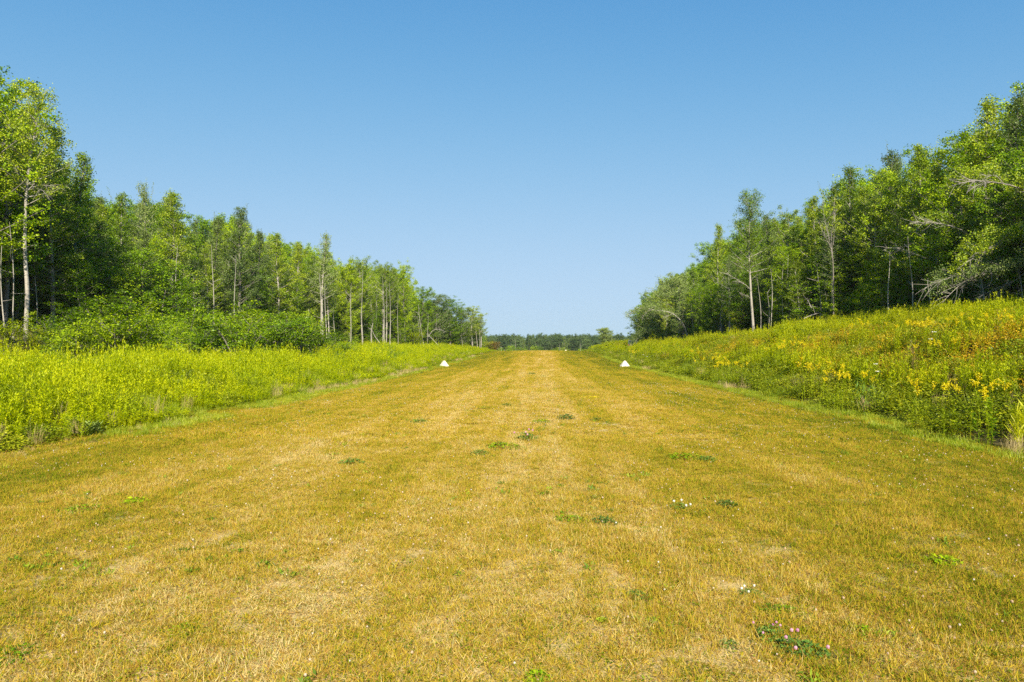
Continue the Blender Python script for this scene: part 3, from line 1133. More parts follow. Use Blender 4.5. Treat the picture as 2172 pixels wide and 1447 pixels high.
GL, GR = "trees along the front of the left wood", "trees along the front of the right wood"
front = [
    # left wood, from the frame's edge to the far end
    ('broad', -45, 40, 150, "broad dark green tree cut by the left frame edge", GL, 0, 1.1),
    ('broad', 12, 43, 150, "tallest tree at the far left, its drooping leaves topping the skyline", GL, 1, 1.0),
    ('aspen', 108, 47, 262, "full green aspen just right of the tall white-trunked birch", GL, 1, 1.15),
    ('aspen', 150, 51, 318, "leafy aspen at the step down from the tall left trees", GL, 2, 1.1),
    ('aspen', 203, 57, 432, "short aspen in the notch right of the tall left trees", GL, 0, 1.0),
    ('aspen', 254, 61, 408, "first of the three small pointed aspen tops left of centre-left", GL, 3, 1.0),
    ('sparse', 306, 63, 386, "thin see-through aspen spire, middle of three pointed tops", GL, 0, .95),
    ('aspen', 366, 63, 404, "wide cone-shaped aspen, third of three pointed tops", GL, 1, 1.35),
    ('grey', 448, 70, 460, "grey-green aspen left of the darker twin-topped aspen", GL, 0, 1.1),
    ('grey', 505, 72, 437, "dark grey-green aspen with feathery twin top in mid left wood", GL, 1, 1.15),
    ('grey', 548, 78, 488, "grey-green aspen on the right shoulder of the twin-topped aspen", GL, 2, 1.0),
    ('aspen', 590, 82, 494, "rounded green aspen halfway along the left wood", GL, 3, 1.25),
    ('aspen', 632, 86, 514, "green aspen just left of the thin spire with two bare trunks", GL, 0, 1.1),
    ('sparse', 682, 89, 490, "thin aspen spire with a bare white trunk in mid left wood", GL, 1, 1.1),
    ('high', 697, 91, 560, "slender white-trunked birch close right of the thin aspen spire", GL, 0, .8),
    ('broad', 733, 99, 546, "bright yellow-green tree in the left wood's middle", GL, 2, .9),
    ('high', 768, 101, 540, "high-crowned birch with a long pale trunk in the left wood", GL, 1, 1.0),
    ('high', 742, 99, 575, "pale-trunked birch standing between brighter crowns, left wood", GL, 2, .8),
    ('high', 812, 111, 552, "birch of the close group of thin white trunks, left wood", GL, 2, .9),
    ('high', 820, 112, 566, "second thin trunk in the close group of white birches", GL, 0, .7),
    ('high', 828, 113, 560, "third thin trunk in the close group of white birches", GL, 1, .7),
    ('broad', 858, 119, 553, "dark round-headed tree where the left skyline drops", GL, 0, .85),
    ('broad', 893, 127, 608, "green round tree below the drop in the left skyline", GL, 1, 1.1),
    ('rgrey', 925, 132, 624, "low grey-green aspen near the end of the left wood", GL, 2, 1.3),
    ('broad', 955, 138, 628, "rounded leafy tree near the end of the left wood", GL, 0, 1.3),
    ('rgrey', 978, 143, 648, "small grey-green aspen before the last bright tree on the left", GL, 1, 1.2),
    ('high', 1001, 149, 648, "last bright green tree at the far end of the left wood", GL, 2, 1.5),
    ('sparse', 1020, 152, 664, "thin ragged tree with pale trunks ending the left wood", GL, 2, 1.1),
    # right wood, from its far end to the frame's edge
    ('under', 1352, 112, 652, "low leafy tree at the far tip of the right wood", GR, 0, 1.0),
    ('rgrey', 1375, 108, 634, "small grey-green aspen near the far tip of the right wood", GR, 0, 1.3),
    ('rgrey', 1408, 100, 588, "grey-green aspen rising above the arched white birch", GR, 1, 1.2),
    ('rgrey', 1442, 95, 578, "round-topped aspen right of the one above the arched birch", GR, 2, 1.25),
    ('aspen', 1478, 90, 570, "green aspen at the foot of the tall step in the right skyline", GR, 0, 1.1),
    ('aspen', 1524, 80, 474, "narrow leaning aspen, first tall top of the right wood", GR, 1, .85),
    ('grey', 1632, 66, 452, "aspen just right of the tall white-trunked birch", GR, 2, .9),
    ('high', 1664, 63, 436, "high-crowned birch with several bare pale trunks below it", GR, 0, .95),
    ('broad', 1702, 62, 462, "bright green broadleaf tree, right wood, below the rising skyline", GR, 0, .8),
    ('aspen', 1735, 59, 418, "aspen starting the steep rise of the right skyline", GR, 2, 1.0),
    ('aspen', 1772, 57, 388, "aspen with wispy upright shoots in the rising right skyline", GR, 3, .95),
    ('aspen', 1803, 56, 350, "pointed aspen left of the tall narrow spire, right wood", GR, 1, 1.0),
    ('grey', 1870, 53, 318, "tall narrow grey-green aspen spire in the right wood", GR, 0, 1.05),
    ('aspen', 1838, 54, 395, "aspen filling the dip between two spires, right wood", GR, 0, 1.0),
    ('broad', 1905, 50, 352, "leafy tree left of the split-topped tree, right wood", GR, 1, .8),
    ('aspen', 1948, 47, 303, "split-topped tree beside the open notch of sky, right wood", GR, 3, 1.05),
    ('aspen', 1985, 45, 330, "tree right of the notch with a loose side tuft", GR, 2, .9),
    ('broad', 2040, 42, 270, "large sunlit round-crowned tree at the right", GR, 2, 1.05),
    ('aspen', 2095, 41, 206, "tall aspen rising at the back of the sunlit round crown", GR, 1, 1.05),
    ('grey', 2150, 40, 190, "tall feathery-topped aspen by the right frame edge", GR, 2, 1.1),
    ('broad', 2165, 37, 300, "sunlit broadleaf tree at the right frame edge", GR, 0, 1.0),
    ('aspen', 2215, 38, 170, "aspen mostly beyond the right frame edge", GR, 0, 1.1),
]
taken = []
FRONT = []
for kd, px, d, top, lab, grp, var, wide in front:
    by_pic(kd, px, d, top, lab, grp, var=var, wide=wide)
    taken.append(at(px, d))
    FRONT.append((px, d, lab))

# isolated tree behind the far mound
by_pic('round', 1285, 150, 694, "lone small dark tree standing apart on the skyline behind the far mound", None, wide=1.15)

# second and third rows: fill behind the front row, always below the photo's skyline
SLX = [-200, 0, 60, 120, 165, 190, 205, 255, 285, 308, 330, 365, 410, 450, 505, 545, 590, 650, 683, 720, 810, 860, 880, 950, 985, 1020, 1030,
       1045, 1270, 1325, 1350, 1400, 1470, 1500, 1515, 1540, 1560, 1590, 1620, 1660, 1690, 1730, 1800, 1840, 1870, 1900, 1940, 1990, 2030, 2100, 2172, 2400]
SLY = [60, 150, 190, 300, 340, 390, 430, 415, 440, 395, 430, 410, 470, 460, 440, 490, 500, 520, 495, 550, 555, 565, 610, 635, 655, 664, 705,
       722, 722, 712, 645, 592, 570, 540, 480, 500, 500, 430, 455, 440, 450, 415, 355, 380, 325, 350, 310, 340, 280, 215, 200, 120]


def skyline(px):
    return np.interp(px, SLX, SLY)


WORD = dict(aspen="green aspen", grey="grey-green aspen", high="high-crowned birch", broad="broadleaf tree", sparse="thin aspen", under="young maple")
used_labels = {}
LANDMARKS = [
    (14, 43, "tallest tree at the far left"), (55, 42, "tall white-trunked birch at far left"), (108, 47, "full aspen beside the tall left birch"),
    (150, 51, "last of the tall left trees"), (203, 57, "short aspen in the left notch"), (254, 61, "first of three pointed left tops"),
    (306, 63, "thin middle spire of three left tops"), (366, 63, "wide cone-shaped left aspen"), (448, 70, "aspen left of the twin-topped one"),
    (505, 72, "dark twin-topped aspen"), (548, 78, "right shoulder of the twin-topped aspen"), (590, 82, "rounded aspen halfway along the left wood"),
    (632, 86, "aspen before the two-trunk spire"), (685, 89, "thin spire with two bare trunks"), (733, 99, "bright tree in mid left wood"),
    (768, 101, "birch above the broken snag"), (820, 112, "close group of thin white trunks"), (858, 119, "round tree where the left skyline drops"),
    (897, 127, "slanting white trunks of the left wood"), (940, 135, "low grey aspens near the left wood's end"), (1005, 149, "last bright tree on the left"),
    (1350, 111, "low tree at the right wood's tip"), (1408, 100, "aspen above the arched birch"), (1450, 95, "round-topped aspen beyond the arched birch"),
    (1524, 80, "first tall top of the right wood"), (1592, 64, "white-trunked birch of the right wood"), (1632, 66, "aspen right of the white birch"),
    (1664, 63, "high-crowned birch with pale trunks"), (1702, 62, "broadleaf tree below the rising skyline"), (1735, 59, "aspen starting the steep right rise"),
    (1772, 57, "aspen with wispy shoots"), (1803, 56, "pointed aspen beside the narrow spire"), (1870, 53, "tall narrow spire of the right wood"),
    (1948, 47, "split-topped tree by the notch"), (1985, 45, "tree with the loose side tuft"), (2040, 42, "sunlit round crown at right"),
    (2095, 41, "tall aspen above the round crown"), (2160, 39, "feathery aspen by the right edge")]


def behind_label(kd, x, y, d):
    """says which front tree it stands behind, and on which side of it"""
    p, _ = px_of(x, y)
    fp, fd, short = min(LANDMARKS, key=lambda q: abs(q[0] - p) + .4 * abs(q[1] - d))
    sd = "left" if p < fp else "right"
    w = WORD[kd]
    for pre in (w + " behind and " + sd + " of the ", "another " + w + " " + sd + " behind the ", "farther " + w + " " + sd + " behind the ", "hidden " + w + " deep behind the "):
        lab = pre + short
        if lab not in used_labels:
            break
    used_labels[lab] = used_labels.get(lab, 0) + 1
    return lab, "second-row trees of the " + ("left" if x < 0 else "right") + " wood"


back = []
for side in (-1, 1):
    gx_, gy_ = jgrid(0, 30, -14, 215, 3.3, .42)
    for o_, y in zip(gx_, gy_):
        x = (edge_l(y) - o_ - 1.2) if side < 0 else (edge_r(y) + o_ + 1.2)
        p, d = px_of(x, y)
        if y > 25 and not (-1100 < p < 2172 + 1100):
            continue
        if min((x - a) ** 2 + (y - b) ** 2 for a, b in taken) < 2.4:
            continue
        pw = 2.2 * F_PX / d
        top = max(skyline(p), skyline(p - pw * .6), skyline(p + pw * .6)) + (34 if p < 1000 or p > 1500 else 18) + 80 * rng.uniform() ** 1.3 * (60 / max(d, 45))
        h = zat(top, d) - tz(x, y) if d > 15 else 15.0
        h = min(h, 17.5 * rng.uniform(.85, 1.0))
        if h < 2.2:
            continue
        row = 1 if o_ < 6.5 and d > 10 and -150 < p < 2290 and ((side < 0 and y < 150) or (side > 0 and y < 112)) else 2
        if row == 1:
            kd = rng.choice(['aspen', 'grey', 'high', 'broad', 'sparse'], p=[.22, .34, .20, .12, .12])
            if h < 6:
                kd = 'under'
            lb, gp = behind_label(kd, x, y, d)
            place(kd, x, y, h, lb, gp)
        else:
            back.append((x, y, h))
back = np.array(back)
print("back trees", len(back))


def both(kd, v):
    """trunk and crown of a variant joined, for the mass of the back rows"""
    a, b = KIND[kd][v]
    g = Geo()
    for me, mi in ((a, 0), (b, 1)):
        vv = np.empty(len(me.vertices) * 3, np.float32)
        me.vertices.foreach_get("co", vv)
        ff = np.empty(len(me.polygons) * 4, np.int32)
        me.loops.foreach_get("vertex_index", ff)
        tt = np.empty(len(me.polygons), np.float32)
        me.attributes["tint"].data.foreach_get("value", tt)
        g.add(vv, ff, tt, mi)
    return g.mesh("tree", [a.materials[0], b.materials[0]])


source("fartrees", [both('fardark', 0), both('fardark', 1), both('fardark', 2), both('spruce', 0)])
source("backtrees", [both('aspen', 0), both('grey', 0), both('grey', 1), both('broad', 1), both('broad', 2)])
hb = back[:, 2] / 14
scatter("deep_wood", "leafy trees deep inside the woods on both sides, read as one mass", "backtrees", back[:, 0], back[:, 1],
        terrain(back[:, 0], back[:, 1]) - .1, rng.uniform(0, 6.28, len(back)), hb ** .6 * 1.15, .02, szz=hb ** .4)

source("bushes", [both('shrub', 0), both('shrub', 2), both('yshrub', 1)])
# undergrowth below the trees
source("undergrowth", [both('under', 0), both('under', 1), both('shrub', 0), both('shrub', 1)])
ux, uy = [], []
for side in (-1, 1):
    gx_, gy_ = jgrid(1.0, 26, -14, 200, 1.45)
    for o_, y in zip(gx_, gy_):
        x = (edge_l(y) - o_) if side < 0 else (edge_r(y) + o_)
        p, d = px_of(x, y)
        if (y < 25 or -1000 < p < 3172) and (o_ > 2.0 or rng.uniform() < .45):
            if d < 15 or skyline(p) < 690:
                ux.append(x)
                uy.append(y)
ux, uy = np.array(ux), np.array(uy)
ii_ = rng.integers(0, 4, len(ux))
us = np.where(ii_ < 2, rng.uniform(.5, 1.25, len(ux)), rng.uniform(.6, 1.1, len(ux)))
us *= np.interp(uy, [80, 130], [1, .75])
scatter("undergrowth", "saplings and shrubs massed on the shaded wood floor", "undergrowth", ux, uy, terrain(ux, uy) - .05, rng.uniform(0, 6.28, len(ux)), us, .05, idx=ii_)

n = 110
y_ = rng.uniform(18, 95, n)
x_ = np.interp(y_, [20, 27, 36, 40, 62, 95], [-25, -24, -21.5, -18.8, -17, -20]) + rng.uniform(-1.5, 4.5, n)
scatter("small_bushes", "small low bushes growing up through the back of the left meadow", "bushes", x_, y_, terrain(x_, y_) - .1, rng.uniform(0, 6.28, n), rng.uniform(.28, .5, n), .08)

# shrubs and young trees in front of the woods
GS = "shrubs in front of the left wood"
GSR = "young trees and shrubs in front of the right wood"
for kd, px, d, top, lab, grp, wide in [
    ('yshrub', 8, 33, 656, "yellowing shrub at the left frame edge", GS, 1.0),
    ('yshrub', 62, 35, 690, "small yellow-green shrub below the white birch trunk", GS, .9),
    ('shrub', 110, 38, 668, "pale green shrub right of the white birch trunk", GS, 1.1),
    ('shrub', 165, 41, 652, "dark green shrub between the birch trunk and the tall layered shrub", GS, 1.3),
    ('shrub', 222, 43, 622, "tallest layered shrub in front of the left wood", GS, 1.5),
    ('shrub', 285, 45, 628, "layered shrub just right of the tallest one", GS, 1.45),
    ('shrub', 330, 42, 668, "low spreading shrub behind the goldenrod, left", GS, 1.3),
    ('shrub', 250, 38, 690, "low shrub in front of the tallest layered shrub", GS, 1.3),
    ('shrub', 150, 36, 700, "low shrub at the back of the left meadow, near the birch", GS, 1.2),
    ('under', 300, 53, 520, "bright young maple standing behind the layered shrubs", GS, 1.2),
    ('under', 345, 54, 545, "young maple with tiered yellow-green sprays, left wood", GS, 1.2),
    ('under', 240, 51, 560, "dark young maple behind the tallest layered shrub", GS, 1.2),
    ('under', 170, 47, 545, "shaded young maple left of the tall layered shrub", GS, 1.2),
    ('under', 395, 56, 600, "young maple with low tiers right of the bright maples", GS, 1.0),
    ('shrub', 400, 50, 650, "spreading shrub below the cone-shaped aspen", GS, 1.3),
    ('shrub', 445, 52, 668, "green shrub left of the round willow-like bush", GS, 1.2),
    ('shrub', 500, 54, 655, "shrub in front of the twin-topped aspen", GS, 1.2),
    ('shrub', 545, 56, 640, "round bright bush, highest of the bushes in mid left wood", GS, 1.5),
    ('shrub', 590, 59, 662, "bright bush right of the round highest bush", GS, 1.3),
    ('shrub', 628, 62, 655, "bush under the rounded green aspen, left wood", GS, 1.2),
    ('shrub', 665, 66, 672, "bush at the foot of the two bare white trunks", GS, 1.1),
    ('shrub', 700, 70, 702, "last low bush before the open meadow on the left", GS, 1.1),
    ('shrub', 610, 54, 705, "low bush among the goldenrod in mid left meadow", GS, 1.2),
    ('shrub', 520, 49, 695, "low bush in front of the round highest bush", GS, 1.2),
    ('shrub', 440, 46, 702, "low bush behind the left meadow's middle", GS, 1.2),
    ('shrub', 372, 42, 706, "low bush behind the goldenrod, left of the meadow's middle", GS, 1.2),
    ('under', 750, 98, 668, "young maple among white trunks, left wood", GS, 1.1),
    ('under', 790, 104, 660, "young maple left of the close group of white trunks", GS, 1.1),
    ('under', 850, 114, 668, "young maple right of the close group of white trunks", GS, 1.2),
    ('yshrub', 880, 118, 695, "small yellow-green bush beyond the white trunks", GS, 1.0),
    ('under', 1425, 96, 690, "young bright maple behind the arched birch", GSR, 1.0),
    ('yshrub', 1390, 99, 702, "small yellow bush under the arched birch", GSR, .9),
    ('under', 1530, 78, 640, "young maple left of the yellow maple", GSR, 1.1),
    ('yshrub', 1572, 69, 640, "bright yellow young maple left of the tall white trunk", GSR, 1.0),
    ('under', 1560, 73, 660, "green sapling behind the bright yellow maple", GSR, 1.0),
    ('under', 1645, 64, 600, "young maple between thin trunks, right wood", GSR, 1.1),
    ('under', 1700, 59, 570, "tall bright young maple beside the thin bare trunks", GSR, 1.1),
    ('under', 1742, 56, 520, "bright layered maple, tallest young tree of the right wood", GSR, 1.1),
    ('under', 1790, 54, 560, "layered maple right of the tallest young one", GSR, 1.1),
    ('under', 1835, 52, 590, "dark layered maple over the shaded hollow", GSR, 1.1),
    ('under', 1880, 50, 550, "young maple in front of the narrow grey spire", GSR, 1.1),
    ('under', 1930, 47, 560, "young maple left of the tangle of bare branches", GSR, 1.0),
    ('shrub', 1750, 54, 650, "shrub at the bank top below the layered maples", GSR, 1.1),
    ('shrub', 1690, 57, 668, "shrub beside the fallen bent branch, right bank top", GSR, 1.0),
    ('shrub', 2090, 37, 632, "shrub below the tangle of bare branches at the right", GSR, .9),
    ('under', 2040, 42, 460, "yellow-green young maple among the bare arching branches", GSR, 1.1),
    ('under', 2140, 38, 560, "leafy sapling at the right edge under the pale branches", GSR, 1.0),
]:
    by_pic(kd, px, d, top, lab, grp, wide=wide)


PX_TOP = [(118, 706), (160, 688), (202, 672), (246, 662), (292, 676), (335, 690), (378, 684), (420, 694), (462, 682), (505, 672), (548, 660), (590, 668), (632, 676), (672, 690), (708, 712), (738, 728)]
for i, (px, top) in enumerate(PX_TOP):
    # the line of sight meets the shrub line x = -22.5
    dd = (np.interp(px, [118, 250, 420, 740], [-26, -23, -19.8, -17.8]) + 1.3 * math.sin(i * 2.3)) / (RT[0] * (px - CX) / F_PX + FW[0])
    lm = ["of the tall left birch", "of the last tall left trees", "below the short aspen of the notch", "below the first pointed top", "below the thin middle spire", "left of the cone-shaped aspen", "below the cone-shaped aspen",
          "right of the cone-shaped aspen", "below the aspen left of the twin top", "below the twin-topped aspen", "below the twin top's right shoulder", "below the rounded aspen", "left of the two bare trunks",
          "below the two bare trunks", "right of the two bare trunks", "ending the shrub row near mid left"][i]
    by_pic('shrub' if i % 4 != 2 else 'under', px, dd, top + 12 * math.sin(i * 4.1), "front-row shrub at the meadow's back, " + ("right " if i < 2 else "") + lm, "front row of shrubs behind the left meadow", wide=1.25)


# ------------------------------------------------------------------ singular birches, leaning and fallen wood
def custom_tree(name, label, cat, path_px, d, r0, limbs=(), leaf_from=.45, Wd=1.6, nb=30, per=14, leafm='aspen', barkm='bark_pale',
                hang=0.0, group=None, sig=.16, leaf=.085, dd=0.0, dens=1.0):
    """trunk drawn through points of the picture at its own distance; crown grown on it; dead limbs as parts"""
    n = len(path_px)
    pts = [np.array(W3(px, py, d + dd * i / (n - 1))) for i, (px, py) in enumerate(path_px)]
    base = np.array([pts[0][0], pts[0][1], tz(pts[0][0], pts[0][1]) - .1])
    if pts[0][2] > base[2] + .15:
        pts = [base] + pts
    else:
        pts[0] = base
    loc = base.copy()
    path = np.array(pts) - loc
    r = empty(name, tuple(loc))
    tag(r, label, cat, group)
    a, b = build_tree(path=path, r0=r0, cb=leaf_from, Wd=Wd, nb=nb, per=per, leafm=leafm, barkm=barkm, dead=3, prof=lambda t: .35 + .75 * (1 - t) ** .7,
                      sig=sig, leaf=leaf, droop=hang, up0=.4 - hang, up1=1.1 - 1.5 * hang, density=dens)
    link("trunk", a, r)
    if nb > 0:
        link("crown", b, r)
    for lp in limbs:
        g = Geo()
        q = np.array([W3(px, py, d + dl) for px, py, dl in lp[1]]) - loc
        tt = np.linspace(0, 1, 12)
        s = np.concatenate([[0], np.cumsum(np.linalg.norm(np.diff(q, axis=0), axis=1))])
        ln = s[-1]
        s = s / ln
        q = np.stack([np.interp(tt, s, q[:, i]) for i in range(3)], -1)
        q[1:-1] = (q[:-2] + 2 * q[1:-1] + q[2:]) / 4
        g.tube(q, lp[0] * .55 * (1 - .8 * tt) + .003, 5, .5)
        for k in range(int(8 + ln * 6)):
            t0 = rng.uniform(.25, .98)
            dvec = norm((q[-1] - q[0]) / ln + rng.normal(0, .45, 3) + np.array([0, 0, -.1]))
            limb(g, samp(q, np.array([t0]))[0], dvec, rng.uniform(.25, .9) * (.4 + ln * .2), lp[0] * .16, 3, rng.uniform(-.4, .1), 3)
        link("dead_branch", g.mesh("dead_branch", [M['deadwood']], True), r)
    return r


custom_tree("birch_tree", "tall birch with a bare white trunk at the far left of the wood", "tree",
            [(55, 684), (58, 640), (57, 600), (51, 540), (52, 480), (53, 420), (57, 375), (62, 335), (68, 300), (75, 265), (80, 225), (82, 200)], 41, .13,
            [(.03, [(53, 402, 0), (45, 388, -.2), (38, 372, -.5), (28, 350, -.6)]),
             (.04, [(59, 348, 0), (46, 330, -.4), (30, 318, -.6), (16, 300, -.8)]),
             (.04, [(67, 308, 0), (64, 290, -.2), (55, 276, -.3), (47, 268, -.4)]),
             (.03, [(56, 390, 0), (75, 391, -.5), (92, 393, -.8), (116, 393, -1)]),
             (.03, [(56, 404, 0), (72, 398, -.5), (88, 402, -.8), (102, 420, -1)])], leaf_from=.55, Wd=2.6, nb=44, per=18, leaf=.095)
custom_tree("birch_tree", "tall white-trunked birch leaning slightly at the front of the right wood", "tree",
            [(1599, 712), (1597, 680), (1594, 640), (1592, 600), (1590, 560), (1589, 520), (1590, 480), (1592, 450), (1593, 424)], 62, .13,
            [(.05, [(1592, 614, 0), (1582, 604, -.3), (1568, 596, -.5), (1556, 588, -.6), (1542, 580, -.7)]),
             (.03, [(1590, 572, 0), (1580, 564, -.3), (1570, 556, -.4)]),
             (.025, [(1594, 595, 0), (1599, 588, -.2), (1606, 583, -.3)]),
             (.03, [(1594, 635, 0), (1585, 628, -.4), (1572, 622, -.5)])], leaf_from=.48, Wd=2.4, nb=62, per=20)
custom_tree("arched_birch", "white birch arched over to the left at the right wood's far end", "tree",
            [(1459, 716), (1455, 700), (1448, 685), (1438, 673), (1427, 665), (1414, 660), (1398, 659), (1383, 657), (1368, 653), (1352, 654), (1340, 662), (1330, 672)], 85, .08,
            [(.035, [(1428, 666, 0), (1418, 670, -.2), (1405, 672, -.3)]), (.03, [(1380, 657, 0), (1370, 664, -.2), (1362, 675, -.3)])],
            leaf_from=.5, Wd=1.3, nb=30, per=9, leafm='greyaspen', hang=.7, sig=.2)
custom_tree("leaning_birch", "low pale branch drooping over the saddle beside the parked vehicle", "tree",
            [(1382, 724), (1380, 708), (1372, 702), (1362, 708), (1352, 718), (1346, 726), (1340, 733)], 101, .05, [], leaf_from=.3, Wd=1.2, nb=26, per=11, leafm='greyaspen', hang=.4)
custom_tree("leaning_birch", "thin curved trunk leaning left below the arched birch", "tree",
            [(1414, 728), (1413, 716), (1410, 702), (1406, 690), (1398, 672), (1390, 655)], 98, .08, [], leaf_from=.6, Wd=1.6, nb=18, per=12, leafm='greyaspen')
# bowed pale tree at the right edge
custom_tree("bowed_tree", "bowed pale tree reaching bare branches in from the right frame edge", "tree",
            [(2240, 664), (2235, 600), (2222, 560), (2200, 545), (2172, 558), (2135, 568), (2100, 576), (2060, 588), (2020, 603), (1985, 622)], 36, .045,
            [(.04, [(2180, 553, 0), (2130, 566, -.3), (2080, 580, -.5), (2040, 600, -.6), (2000, 640, -.8)]),
             (.04, [(2180, 575, 0), (2150, 598, -.3), (2110, 612, -.5), (2075, 632, -.6)]),
             (.03, [(2110, 575, 0), (2060, 575, -.3), (2010, 590, -.6), (1960, 612, -.8)]),
             (.03, [(2140, 595, 0), (2120, 620, -.3), (2105, 650, -.4)])],
            leaf_from=.45, Wd=1.3, nb=44, per=14, leafm='greyaspen', hang=.35, sig=.16)
custom_tree("bowed_tree", "upper bowed tree with pale limbs arching left above the bare tangle", "tree",
            [(2250, 660), (2248, 560), (2235, 510), (2205, 492), (2172, 502), (2140, 510), (2105, 522), (2075, 535), (2045, 556), (2030, 575)], 35.5, .045,
            [(.035, [(2172, 502, 0), (2120, 516, -.2), (2080, 540, -.4), (2050, 556, -.5)])],
            leaf_from=.5, Wd=1.3, nb=36, per=13, leafm='aspen', hang=.3)
custom_tree("bowed_tree", "high bowed branch of white bark crossing the sunlit round crown", "tree",
            [(2262, 655), (2262, 520), (2250, 440), (2215, 412), (2172, 402), (2140, 391), (2105, 386), (2070, 383), (2040, 386), (2010, 398)], 35, .05,
            [(.04, [(2172, 402, -.4), (2140, 390, -.9), (2100, 384, -1.2), (2060, 382, -1.4), (2025, 392, -1.5)]),
             (.03, [(2130, 388, -.9), (2115, 372, -1.1), (2090, 372, -1.3)]),
             (.03, [(2110, 385, -.9), (2080, 390, -1.2), (2060, 402, -1.3)])],
            leaf_from=.55, Wd=1.2, nb=26, per=13, leafm='aspen', hang=.2)
custom_tree("bare_branch_tree", "half-dead tree whose pale limb points left under the split-topped tree", "tree",
            [(2085, 660), (2082, 600), (2075, 540), (2062, 502), (2040, 486), (2010, 478), (1980, 472), (1945, 473)], 40.5, .07,
            [(.035, [(2062, 500, -.3), (2040, 486, -.6), (2010, 476, -.8), (1975, 470, -.9), (1940, 474, -1.0)]),
             (.03, [(1965, 548, -.5), (1935, 536, -.8), (1905, 524, -.9), (1880, 526, -1)])],
            leaf_from=.6, Wd=1.0, nb=14, per=12)
custom_tree("bare_shoot_tree", "fan of bare upright grey shoots against the rising right skyline", "tree",
            [(1768, 560), (1766, 540), (1764, 500), (1768, 460), (1772, 425)], 53, .06,
            [(.03, [(1766, 540, 0), (1758, 500, -.2), (1750, 460, -.3), (1745, 435, -.3)]), (.03, [(1766, 530, 0), (1750, 500, -.2), (1738, 470, -.3)]),
             (.03, [(1768, 520, 0), (1772, 480, -.2), (1770, 430, -.3)])], leaf_from=.7, Wd=.8, nb=8, per=8, barkm='bark_grey')


# thin bare trunks seen in front of the dark wood
def pole(px0, py0, px1, py1, d, r, label, group, name="slender_birch", lean=0.0):
    if 200 < px0 and d < 130:
        d -= 2.2
    x, y = at(px0, d)
    b = np.array([x, y, tz(x, y) - .1])
    e = np.array(W3(px1, py1, d + lean))
    t = np.linspace(0, 1, 10)
    p = b[None] * (1 - t)[:, None] + e[None] * t[:, None] - b
    p[:, 0] += .10 * np.sin(t * 5 + px0)
    p[0] = 0
    g = Geo()
    g.tube(p, r * (1 - .85 * t), 6, .5)
    root = empty(name, tuple(b))
    tag(root, label, "tree", group)
    link("trunk", g.mesh("trunk", [M['bark_pale'] if r > .035 else M['deadwood']], True), root)
    for k in range(rng.integers(2, 6)):
        g2 = Geo()
        a = rng.uniform(0, 6.28)
        t0 = rng.uniform(.35, .98)
        limb(g2, samp(p, np.array([t0]))[0], norm(np.array([math.cos(a), math.sin(a), rng.uniform(.0, .9)])), rng.uniform(.4, 1.5), r * .35, 3, .1, 3)
        link("branch", g2.mesh("branch", [M['deadwood']], True), root)


